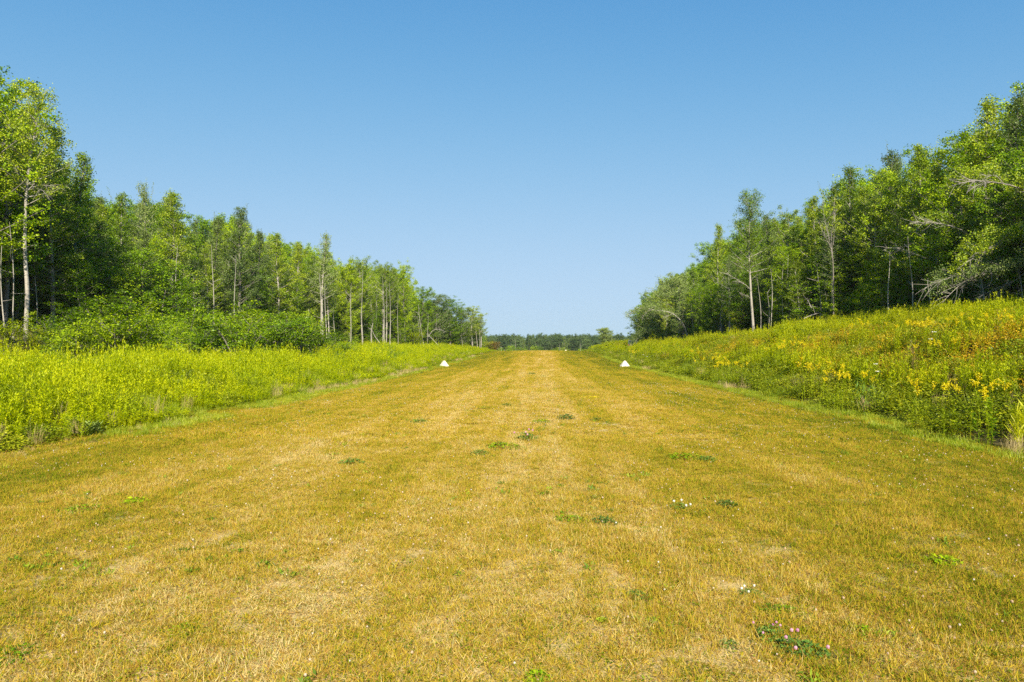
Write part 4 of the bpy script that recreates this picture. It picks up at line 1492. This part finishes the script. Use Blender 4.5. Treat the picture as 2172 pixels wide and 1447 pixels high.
GP, GPR = "bare thin trunks in the left wood", "bare thin trunks in the right wood"
for a in [
    (8, 690, 2, 500, 39, .05, "thin trunk cut by the left frame edge", GP),
    (30, 682, 20, 470, 40, .045, "slim bare stem left of the tall white birch trunk", GP),
    (76, 678, 74, 520, 45, .045, "grey trunk in shade right of the white birch trunk", GP),
    (161, 640, 160, 500, 52, .05, "short pale trunk in the shade of the tall left trees", GP),
    (372, 640, 376, 520, 60, .06, "white forked trunk in the cone-shaped aspen", GP),
    (452, 660, 450, 520, 68, .06, "pale trunk of the grey aspen left of the twin-topped one", GP),
    (499, 650, 498, 540, 69, .06, "pale trunk under the twin-topped aspen", GP),
    (683, 700, 677, 580, 87, .10, "brightest white trunk of the pair below the thin aspen spire", GP),
    (692, 705, 690, 600, 88, .075, "right-hand white trunk of the pair below the thin spire", GP),
    (712, 680, 706, 610, 94, .06, "slanting thin trunk right of the pair of white trunks", GP),
    (742, 715, 746, 600, 97, .07, "white trunk alone between the pair and the close group", GP),
    (769, 722, 768, 575, 100, .07, "long pale trunk left of the broken snag", GP),
    (800, 715, 799, 590, 108, .055, "faint pale trunk just left of the close group", GP),
    (816, 728, 812, 585, 109, .06, "left trunk of the close white group in the left wood", GP),
    (821, 728, 818, 595, 109.6, .05, "middle trunk of the close white group in the left wood", GP),
    (828, 729, 826, 600, 110, .06, "right trunk of the close white group in the left wood", GP),
    (843, 690, 845, 625, 114, .055, "short white trunk right of the close group", GP),
    (900, 727, 887, 645, 121, .08, "white trunk slanting left beyond the close group", GP),
    (896, 727, 884, 670, 121.5, .06, "thinner slanting trunk beside the white slanting one", GP),
    (908, 727, 907, 665, 124, .06, "forked dead trunk right of the slanting pair", GP),
    (982, 735, 978, 680, 140, .06, "bent pale trunk near the end of the left wood", GP),
    (1012, 738, 1010, 690, 148, .08, "white trunk at the very end of the left wood", GP),
    (1017, 738, 1017, 695, 148.6, .07, "white twin trunk at the very end of the left wood", GP),
    (1004, 738, 998, 705, 147, .06, "leaning pale trunk left of the end pair", GP),
    (1614, 706, 1609, 590, 63, .045, "thin crooked trunk right of the tall white birch", GPR),
    (1632, 700, 1628, 620, 62, .045, "short grey trunk, first of the right wood's thin row", GPR),
    (1638, 698, 1635, 570, 61.5, .05, "long thin trunk next to the short grey one, right wood", GPR),
    (1660, 690, 1662, 560, 62, .05, "pale trunk under the high-crowned birch, left one", GPR),
    (1672, 688, 1674, 540, 62, .07, "white trunk under the high-crowned birch, main one", GPR),
    (1676, 688, 1680, 560, 62.5, .05, "trunk close behind the main one of the high-crowned birch", GPR),
    (1699, 680, 1698, 600, 60, .045, "wavy thin trunk right of the high-crowned birch", GPR),
    (1702, 680, 1706, 590, 60.5, .04, "twin of the wavy thin trunk, right wood", GPR),
    (1740, 660, 1736, 560, 57, .045, "thin trunk before the layered maples", GPR),
    (1752, 662, 1750, 600, 57, .04, "faint trunk right of the one before the layered maples", GPR),
    (1471, 712, 1468, 640, 86, .05, "pale trunk left of the narrow leaning aspen", GPR),
    (1482, 712, 1483, 660, 86, .045, "short trunk beside the pale one left of the leaning aspen", GPR),
    (1530, 705, 1529, 620, 76, .05, "brown-grey trunk below the narrow leaning aspen", GPR),
    (1552, 700, 1551, 605, 72, .05, "grey trunk between leaning aspen and white birch", GPR),
    (1888, 655, 1885, 530, 48, .05, "grey trunk in the dark gap under the narrow spire", GPR),
    (1935, 655, 1930, 500, 46, .05, "pale trunk left of the tangle of bare branches", GPR),
    (1973, 668, 1972, 590, 42, .05, "weathered stump-like trunk under the tangle of bare branches", GPR),
    (2086, 640, 2082, 540, 41, .07, "grey trunk behind the tangle of bare branches", GPR),
    (2168, 650, 2165, 540, 38, .05, "thin grey trunk at the right frame edge", GPR),
]:
    pole(*a)

# fallen and broken wood
GF = "fallen branches at the wood edges"


def stick(pts, r, label, name="fallen_branch", d0=None):
    q = np.array([W3(*p) for p in pts])
    base = q[0].copy()
    q = q - base
    tt = np.linspace(0, 1, 10)
    s = np.linspace(0, 1, len(q))
    q = np.stack([np.interp(tt, s, q[:, i]) for i in range(3)], -1)
    q[1:-1] = (q[:-2] + 2 * q[1:-1] + q[2:]) / 4
    g = Geo()
    g.tube(q, r * (1 - .6 * tt), 6, .5)
    for k in range(3):
        limb(g, samp(q, np.array([rng.uniform(.3, .9)]))[0], norm(rng.normal(size=3) + [0, 0, .3]), rng.uniform(.3, .8), r * .3, 3, .1, 3)
    o = link(name, g.mesh(name, [M['deadwood']], True), None, tuple(base))
    tag(o, label, "branch", GF)


stick([(788, 728, 101), (787, 705, 101), (791, 685, 101)], .10, "upright broken snag at the front of the left wood", "broken_snag")
stick([(806, 728, 101), (795, 714, 101), (789, 700, 101)], .06, "fallen pole leaning on the broken snag")
stick([(932, 735, 118), (918, 720, 119), (905, 708, 120)], .07, "straight fallen pole slanting down to the left meadow")
stick([(908, 715, 121), (918, 700, 121), (932, 698, 121), (945, 704, 121)], .05, "bowed dead branch near the slanting fallen pole")
stick([(1705, 676, 54), (1722, 668, 54), (1738, 664, 54), (1752, 672, 54)], .035, "curved dead branch lying at the top of the right bank")
stick([(1585, 741, 48), (1600, 739, 48), (1615, 738, 48)], .05, "short pale branch lying in the goldenrod of the right bank")
stick([(1722, 655, 55), (1715, 640, 55), (1712, 632, 55)], .04, "broken leaning pole below the layered maples")

# rust-coloured bush and snags beyond the left wood
by_pic('yshrub', 1036, 165, 722, "yellow-topped drooping bush just beyond the left wood's end", None, wide=1.6)
g = Geo()
ms = build_tree(H=3, r0=.05, Wd=1.2, nb=26, cb=.2, leafm='rusty', barkm='bark_grey', per=12, dead=1, prof=oval, flat=.6)
x, y = at(1048, 163)
r = empty("rusty_bush", (x, y, tz(x, y) - .1), 0, (1.2, 1.2, .8))
tag(r, "rust-brown withering bush beyond the left wood's end", "bush")
link("trunk", ms[0], r)
link("crown", ms[1], r)

# ------------------------------------------------------------------ far wood across the end of the strip
GFAR = "far trees across the end of the strip"
far_used = {}
px = 1032.0
i = 0
spots = []
while px < 1345:
    d = 246 + 9 * rng.uniform(-1, 1)
    top = 716 + rng.uniform(-1, 6)
    if 1150 < px < 1215:
        top -= 2
    kd = ['grey', 'fardark', 'spruce', 'fardark', 'spruce', 'fardark', 'grey'][i % 7]
    if kd == 'spruce':
        top = 713.5
    word = {'grey': "grey-green tree", 'fardark': "dark broad tree", 'aspen': "mid-green tree", 'spruce': "pointed dark conifer"}[kd]
    lm, nm_ = min([(1064, "short white snag"), (1094, "tall bare snag"), (1130, "gap left of the strip's centre line"), (1160, "strip's centre line"), (1188, "white dead trunk"), (1231, "right-hand pale snag"), (1285, "lone tree"), (1320, "far tip of the right wood")],
                  key=lambda q: abs(q[0] - px))
    key = (nm_, px < lm)
    far_used[key] = far_used.get(key, 0) + 1
    ordn = ["first", "second", "third", "fourth", "fifth"][min(4, far_used[key] - 1)]
    lb = "distant " + word + ", " + (ordn + " counted " if True else "") + ("left" if px < lm else "right") + " of the " + nm_
    lb = lb.replace(" counted", "")
    x, y = at(px, d)
    place(kd, x, y, zat(top, d) - tz(x, y), lb, GFAR, wide=1.05 if kd != 'spruce' else .8)
    px += rng.uniform(9, 15)
    i += 1
fx, fy = jgrid(-95, 115, 256, 300, 3.4)
fh = rng.uniform(8.4, 10.2, len(fx))
scatter("distant_wood", "mass of dark green trees behind the distant tree line", "fartrees", fx, fy, terrain(fx, fy) - .1, rng.uniform(0, 6.28, len(fx)), np.full(len(fx), .9), .02, szz=fh / 10.5 / .9)
fx, fy = jgrid(-60, 70, 232, 262, 2.4)
scatter("undergrowth", "low bushes at the foot of the distant tree line", "undergrowth", fx, fy, terrain(fx, fy) - .1, rng.uniform(0, 6.28, len(fx)), rng.uniform(.5, .9, len(fx)), .02)
for k, (px, top, lb) in enumerate([(1094, 722, "bare pale snag standing out left of the distant tree line's middle"), (1188, 727, "white dead trunk right of the distant tree line's middle"),
                                   (1231, 728, "pale snag towards the right end of the distant tree line"), (1064, 735, "short white snag at the left end of the distant tree line")]):
    pole(px, 745, px, top, 232, .10, lb, "pale snags in the distant tree line", "dead_snag")


# ------------------------------------------------------------------ summer haze in the air
g = Geo()
hx, hy0, hy1, hz0, hz1 = 420.0, -60.0, 760.0, -9.0, 34.0
hz0 = -7.0
g.add([(-hx, hy0, hz0), (hx, hy0, hz0), (hx, hy1, hz0), (-hx, hy1, hz0), (-hx, hy0, hz1), (hx, hy0, hz1), (hx, hy1, hz1), (-hx, hy1, hz1)],
      [(3, 2, 1, 0), (4, 5, 6, 7), (0, 1, 5, 4), (1, 2, 6, 5), (2, 3, 7, 6), (3, 0, 4, 7)], .5)
hm, hnt = new_mat("haze")
hv = hnt.nodes.new("ShaderNodeVolumePrincipled")
hv.inputs["Color"].default_value = (.93, .96, 1.0, 1)
hv.inputs["Density"].default_value = HAZE
hv.inputs["Anisotropy"].default_value = 0.2
ho = hnt.nodes.new("ShaderNodeOutputMaterial")
hnt.links.new(hv.outputs[0], ho.inputs["Volume"])
tag(link("haze", g.mesh("haze", [hm])), "thin bluish summer haze over the strip and the woods", kind="stuff")

# ------------------------------------------------------------------ airstrip markers
M['marker'] = plain_mat("weathered_white_paint", (.80, .72, .50), .7, 0, .22, 7)


def marker(px, d, w, h, label, rz):
    x, y = at(px, d)
    r = empty("strip_marker", (x, y, tz(x, y) + .015), rz)
    tag(r, label, "marker", "white markers along both edges of the strip")
    b, t, th = w / 2, w * .10, .012
    for k in range(4):
        a = k * math.pi / 2
        c, s = math.cos(a), math.sin(a)

        def P(u, v, zz):
            return (u * c - v * s, u * s + v * c, zz)
        g = Geo()
        e = .006
        o = [P(-b + e, -b, 0), P(b - e, -b, 0), P(t - e, -t, h), P(-t + e, -t, h)]
        i_ = [P(-b + e + th, -b + th, 0), P(b - e - th, -b + th, 0), P(t - e, -t + th, h - th), P(-t + e, -t + th, h - th)]
        # a small notch in the lower edge of each panel
        nt_ = [P(-.02, -b * .965, .018 * h / .5), P(.02, -b * .965, .018 * h / .5)]
        g.add(o + i_, [(0, 1, 2, 3), (5, 4, 7, 6), (0, 4, 5, 1), (1, 5, 6, 2), (2, 6, 7, 3), (3, 7, 4, 0)], .5)
        link("side_panel", g.mesh("side_panel", [M['marker']]), r)
    g = Geo()
    t2 = t + .012
    g.add([(-t2, -t2, h), (t2, -t2, h), (t2, t2, h), (-t2, t2, h), (-t2, -t2, h + .02), (t2, -t2, h + .02), (t2, t2, h + .02), (-t2, t2, h + .02)],
          [(3, 2, 1, 0), (4, 5, 6, 7), (0, 1, 5, 4), (1, 2, 6, 5), (2, 3, 7, 6), (3, 0, 4, 7)], .5)
    link("cap", g.mesh("cap", [M['marker']]), r)
    return r


marker(942, 64, .74, .52, "white pyramid marker on the strip's left edge by the goldenrod, nearer one", .55)
marker(1325, 61.5, .78, .50, "white pyramid marker on the strip's right edge at the bank's foot, nearer one", .18)
marker(1023, 158, .72, .45, "tiny far marker on the left edge at the strip's crest", .3)
marker(1200, 158, .72, .48, "tiny far marker on the right side at the strip's crest", .3)

# ------------------------------------------------------------------ parked vehicle half hidden by leaves
M['carpaint'] = plain_mat("dark_blue_paint", (.03, .033, .05), .3, .2, .2)
M['carglass'] = plain_mat("dark_glass", (.012, .015, .02), .08)
M['tyre'] = plain_mat("rubber", (.02, .02, .02), .9)
M['bumper'] = plain_mat("brown_bumper", (.16, .10, .11), .5)
M['plate'] = plain_mat("number_plate_face", (.62, .45, .36), .5)
M['redlamp'] = plain_mat("tail_lamp_plastic", (.35, .02, .02), .25)


def prism(g, prof, x0, x1, tint=.5, mat=0):
    """closed (y,z) outline with an even number of corners, extruded in x"""
    n = len(prof)
    v = [(x0, a, b) for a, b in prof] + [(x1, a, b) for a, b in prof]
    q = [(k, (k + 1) % n, n + (k + 1) % n, n + k) for k in range(n)]
    for k in range(1, n - 2, 2):
        q.append((0, k, k + 1, k + 2))
        q.append((n, n + k + 2, n + k + 1, n + k))
    g.add(v, q, tint, mat)


vx, vy = at(1342, 107)
veh = empty("parked_vehicle", (vx, vy, tz(vx, vy) + .02), -.15)
tag(veh, "dark vehicle parked in the saddle behind drooping branches, seen from its rear", "vehicle")
g = Geo()
prism(g, [(-.95, .38), (-1.0, .75), (-.97, 1.02), (1.0, 1.02), (1.05, .75), (1.02, .38)], -.72, .72)
link("body", g.mesh("body", [M['carpaint']]), veh)
g = Geo()
prism(g, [(-.93, 1.03), (-.80, 1.62), (.30, 1.66), (.72, 1.03)], -.66, .66)
link("cabin", g.mesh("cabin", [M['carpaint']]), veh)
g = Geo()
g.add([(-.56, -.925, 1.10), (.56, -.925, 1.10), (.54, -.828, 1.54), (-.54, -.828, 1.54)], [(0, 1, 2, 3)], .5)
g.add([(-.56, -.905, 1.10), (.56, -.905, 1.10), (.54, -.810, 1.54), (-.54, -.810, 1.54)], [(3, 2, 1, 0)], .5)
link("rear_window", g.mesh("rear_window", [M['carglass']]), veh)
g = Geo()
prism(g, [(-1.12, .42), (-1.12, .60), (-1.01, .60), (-1.01, .42)], -.74, .74)
link("bumper", g.mesh("bumper", [M['bumper']]), veh)
g = Geo()
prism(g, [(-1.035, .70), (-1.03, .92), (-1.003, .92), (-1.003, .70)], -.42, .12)
link("number_plate", g.mesh("number_plate", [M['plate']]), veh)
for sx in (-1, 1):
    g = Geo()
    prism(g, [(-1.03, .72), (-1.02, .98), (-.99, .98), (-.99, .72)], sx * .56, sx * .70)
    link("tail_lamp", g.mesh("tail_lamp", [M['redlamp']]), veh)
    for wy in (-.62, .66):
        th = np.arange(14) / 14 * 2 * math.pi
        g = Geo()
        prism(g, [(wy + .34 * math.cos(t), .34 + .34 * math.sin(t)) for t in th], sx * .56, sx * .78)
        w = link("wheel", g.mesh("wheel", [M['tyre']]), veh)


# ------------------------------------------------------------------ flower plants standing out of the meadow
def golden_plant(n=7, R=.75, h=1.05, mat='flower'):
    gs, gf = Geo(), Geo()
    for i in range(n):
        a, r = rng.uniform(0, 6.28), R * math.sqrt(rng.uniform())
        x, y = r * math.cos(a), r * math.sin(a)
        hh = h * rng.uniform(.85, 1.1)
        lean = rng.normal(0, .1, 2)
        gs.tube(stem_pts(x, y, hh, lean), [.005, .004, .003, .002], 3, .3)
        m = 22
        t = rng.uniform(.2, .95, m)
        az = rng.uniform(0, 6.28, m)
        c = np.stack([x + lean[0] * t ** 2, y + lean[1] * t ** 2, hh * t], -1)
        d = norm(np.stack([np.cos(az), np.sin(az), np.full(m, .5)], -1))
        gs.leaves(c, d, norm(np.cross(d, [0, 0, 1.0])), .09, .02, rng.uniform(.2, .7, m))
        plume(gf, np.array([x + lean[0], y + lean[1], hh - .02]), 0, 5, .10)
    return gs.mesh("stems", [M['goldenrod']]), gf.mesh("flowers", [M[mat]])


GOLD = [golden_plant() for _ in range(3)]
GG = "yellow flowering goldenrods on the right bank"


def flower_plant(px, d, label, s=1.0, var=0, group=GG, dz=0):
    x, y = at(px, d)
    r = empty("flowering_goldenrod", (x, y, tz(x, y) + dz), rng.uniform(0, 6.28), (s, s, s))
    tag(r, label, "flower", group)
    a, b = GOLD[var % 3]
    link("stem", a, r)
    link("flower_plume", b, r)


for k, (px, py, lab) in enumerate([
    (2010, 845, "broad yellow goldenrod plume standing out low on the right bank"),
    (2050, 838, "yellow goldenrod plume just right of the broad low one"),
    (1725, 795, "orange-yellow goldenrod plume above the middle of the bank's foot"),
    (1792, 812, "small lemon-yellow plume left of the drooping milkweed"),
    (1805, 820, "lower lemon-yellow plume left of the drooping milkweed"),
    (1500, 772, "goldenrod plume in the far part of the right bank, nearer the marker"),
    (1540, 782, "goldenrod plume in the far bank, right of the first one"),
    (1565, 780, "pale yellow plume in the far bank above the dry fringe"),
    (1955, 690, "yellow plume near the bank top below the bare branch tangle"),
    (1935, 695, "yellow plume left of the one below the branch tangle"),
    (2060, 680, "yellow plume at the bank top, right of the tangle"),
    (2140, 676, "yellow plume at the bank top near the right frame edge"),
    (1985, 745, "pale yellow flat plume in the middle of the rusty brambles"),
    (1480, 752, "little yellow plume at the far bank's top"),
    (1345, 752, "yellow flower patch on the bank just behind the right marker"),
    (1660, 745, "small yellow plume among the orange leaves, mid bank"),
    (1850, 690, "yellow plume at the bank top below the narrow spire"),
    (1700, 745, "golden plume at mid bank below the thin trunks"),
]):
    # distance at which this line of sight meets the bank's plant tops
    dd = None
    for d in np.arange(11, 120, .25):
        x, y = at(px, d)
        if x > EDGE_R and tz(x, y) + .95 >= zat(py, d):
            dd = d
            break
    if dd:
        flower_plant(px, dd, lab, 1.0 + .12 * (k % 3) if py > 740 else .95, k)
for px, d, lab in [(600, 44, "small yellow flower spray in the left meadow's far middle"), (760, 60, "yellow flower spray in the left meadow, left of the nearer marker"),
                   (820, 64, "yellow flower spray close left of the nearer left marker"), (480, 40, "yellow flower spray amid the left meadow")]:
    flower_plant(px, d, lab, .95, int(px), "yellow flower sprays in the left meadow")


# drooping milkweed-like plant, pale weed, white umbels
def weed(name, label, x, y, n, H, leaf, mat, up, cat, w=.22, tops=None, scale=1.0):
    gs, gt = Geo(), Geo()
    for i in range(n):
        lean = rng.normal(0, .12 * H, 2)
        bx, by = rng.normal(0, .06, 2)
        h = H * rng.uniform(.75, 1.05)
        gs.tube(stem_pts(bx, by, h, lean), [.007, .006, .004, .003], 4, .5)
        m = 26
        t = np.linspace(.15, 1, m)
        az = rng.uniform(0, 6.28, m)
        c = np.stack([bx + lean[0] * t ** 2, by + lean[1] * t ** 2, h * t], -1)
        d = norm(np.stack([np.cos(az), np.sin(az), up + rng.normal(0, .2, m)], -1))
        gs.leaves(c, d, norm(np.cross(d, np.stack([np.cos(az), np.sin(az), np.full(m, 2.0)], -1) + rng.normal(0, .3, (m, 3)))), leaf * rng.uniform(.7, 1.1, m), leaf * w, rng.uniform(.3, 1, m))
        if tops:
            for k in range(16):
                a = rng.uniform(0, 6.28)
                rr = .07 * math.sqrt(rng.uniform())
                gt.blob((bx + lean[0] + rr * math.cos(a), by + lean[1] + rr * math.sin(a), h + .02 + rng.uniform(-.008, .008)), .011, .6)
    r = empty(name, (x, y, tz(x, y)), 0, (scale,) * 3)
    tag(r, label, cat)
    link("stem", gs.mesh("stem", [M[mat]]), r)
    if tops:
        link("flower_head", gt.mesh("flower_head", [M[tops]]), r)


for px, d, nm, lab, n, H, leaf, mat, up, w in [
    (1832, 19.0, "drooping_weed", "tall weed with long drooping grey-green leaves at the right bank's foot", 3, .95, .26, 'clover', -.9, .13),
    (193, 14.8, "pale_weed", "pale silvery low weed at the foot of the left meadow", 6, .3, .16, 'silver', .7, .25),
    (2100, 13.0, "green_weed", "upright leafy weed at the right bank's foot near the frame edge", 3, .9, .16, 'shrub', .3, .3),
    (1900, 17.8, "green_weed", "broad-leaved weed at the bank's foot right of the drooping weed", 4, .8, .15, 'bramble', .3, .4),
    (2150, 12.6, "tall_reed", "clump of upright grass leaves at the right bank's foot by the frame edge", 7, .8, .25, 'goldenrod', 1.5, .06)]:
    x, y = at(px, d)
    weed(nm, lab, x, y, n, H, leaf, mat, up, "weed", w)
for px, d, lab in [(1848, 20.8, "white umbel flower beside the drooping weed"), (1965, 21, "flat white umbel flower among the rusty brambles"), (1372, 60, "white umbel flower right of the right marker")]:
    x, y = at(px, d)
    weed("umbel_flower", lab, x, y, 2, 1.1, .07, 'tallgrass', .5, "flower", .2, 'white')


# ------------------------------------------------------------------ clover and weed clumps in the mown strip
def clump_mesh(n, R, H, leafm, leaf, nfl=0, flm='pink', aspect=.75):
    gs, gf, heads = Geo(), Geo(), []
    u = rng.uniform(0, 1, n) ** .6
    az = rng.uniform(0, 6.28, n)
    c = np.stack([np.cos(az) * u * R, np.sin(az) * u * R * .8, H * (1 - .6 * u ** 2) * rng.uniform(.25, 1, n)], -1)
    for k in range(3):
        a2 = rng.uniform(0, 6.28, n)
        d = norm(np.stack([np.cos(a2), np.sin(a2), rng.uniform(-.2, .5, n)], -1))
        nr = norm(np.stack([rng.normal(0, .35, n), rng.normal(0, .35, n), np.ones(n)], -1))
        gs.leaves(c, d, norm(np.cross(d, nr)), leaf * rng.uniform(.7, 1.2, n), leaf * aspect, np.clip(rng.uniform(0, 1, n), 0, 1))
    for k in range(max(8, n // 8)):
        gs.tube([(c[k][0] * .5, c[k][1] * .5, 0), tuple(c[k])], .0012, 3, .2)
    for k in range(nfl):
        a, r = rng.uniform(0, 6.28), R * math.sqrt(rng.uniform())
        h = H * rng.uniform(.9, 1.3)
        gs.tube([(r * .7 * math.cos(a), r * .7 * math.sin(a), 0), (r * math.cos(a), r * math.sin(a), h)], .0015, 3, .3)
        heads.append((r * math.cos(a), r * math.sin(a), h))
    gf.blob((0, 0, 0), .012, .6, 0, .95)
    return gs.mesh("foliage", [M[leafm]]), (gf.mesh("flower", [M[flm]]) if nfl else None), heads


CL = [clump_mesh(130, .17, .10, 'clover', .022, 5), clump_mesh(90, .13, .07, 'clover', .020, 0), clump_mesh(110, .20, .06, 'shrub', .022, 0),
      clump_mesh(60, .12, .05, 'maple', .035, 0, aspect=.4), clump_mesh(70, .12, .06, 'clover', .018, 4, 'white')]
GC = "low green clumps in the mown strip"
for px, py, v, s, lab in [
    (1700, 1388, 0, .95, "largest pink-flowered clover clump at the lower right of the mown strip"),
    (1632, 1352, 0, .7, "dark pink-flowered clover clump just up-left of the largest one"),
    (1545, 1368, 1, .55, "small clover tuft left of the two pink-flowered clumps"),
    (1590, 1262, 4, .8, "clover tuft with small white heads above the pink clumps"),
    (1650, 1300, 2, .8, "bright yellow-green low clump above the pink-flowered clover"),
    (1830, 1345, 3, .9, "bright broad-leaved weed at the lower right"),
    (2000, 1195, 3, 1.3, "bright leafy weed rosette at the right of the foreground"),
    (1282, 1110, 1, 1.1, "dark clover clump centre right, paired with one to its left"),
    (1212, 1105, 2, 1.0, "grey-green clump left of the dark clover pair mate"),
    (1540, 1075, 1, 1.2, "rounded dark green clump in the right half of the strip"),
    (1073, 952, 2, 1.9, "darkest green clump in the strip's centre"),
    (1118, 935, 0, 1.6, "pink-tinged clump up-right of the darkest central one"),
    (1060, 948, 1, 1.4, "clump touching the left of the darkest central one"),
    (1200, 890, 1, 2.2, "wide grey-green clump in the centre, further up the strip"),
    (1147, 897, 2, 1.5, "small olive clump left of the wide grey-green one"),
    (1268, 893, 1, 1.4, "small clump right of the wide grey-green one"),
    (1018, 965, 1, 1.4, "faint dark clump left of the darkest central one"),
    (746, 985, 1, 1.5, "dark clump left of centre in the strip"),
    (1460, 975, 2, 1.8, "green clump right of centre in the strip"),
    (1500, 980, 1, 1.5, "dark small clump beside the green one right of centre"),
    (890, 898, 1, 1.8, "small bluish clump in the left half of the strip"),
    (1075, 862, 1, 1.6, "tiny dark clump on the strip's centre line, farther away"),
    (290, 1068, 3, 1.4, "yellow-green weed in the left of the strip"),
    (175, 1085, 2, 1.3, "green patch of weed left in the strip"),
    (1030, 868, 2, 1.3, "small green clump left of the tiny dark centre-line clump"),
    (20, 1395, 2, .9, "bright green weed at the lower left corner"),
    (1140, 1440, 3, .8, "green weed at the bottom edge near the middle"),
    (390, 1338, 2, .6, "small green weed in the left foreground"),
    (1440, 1080, 4, 1.2, "white-headed clover patch left of the rounded dark clump"),
    (1350, 1265, 1, .7, "small dark tuft right of the bare sandy spot"),
    (1128, 795, 1, 2.4, "far dark clump on the strip's centre line"),
    (1152, 800, 2, 1.6, "far small clump beside the one on the centre line"),
]:
    d = 1448 * EYE / (py - YH)
    for _ in range(3):
        x, y = at(px, d)
        d = (EYE - tz(x, y)) * 1448 / (py - YH)
    x, y = at(px, d)
    r = empty("clover_clump" if v in (0, 1, 4) else "weed_clump", (x, y, tz(x, y)), rng.uniform(0, 6.28), (s, s, s))
    tag(r, lab, "clover" if v in (0, 1, 4) else "weed", GC)
    link("foliage", CL[v][0], r)
    for hp in CL[v][2]:
        link("flower", CL[v][1], r, hp)
# golden flower patch on the strip
x, y = at(1252, 24)
r = empty("yellow_flower_patch", (x, y, tz(x, y)), 0, (2.2, 1.2, .8))
ym = clump_mesh(90, .16, .06, 'goldenrod_left', .02, 30, 'flower')
tag(r, "small patch of bright yellow flowers in the strip right of its centre line", "flower")
link("foliage", ym[0], r)
for hp in ym[2]:
    link("flower", ym[1], r, hp)
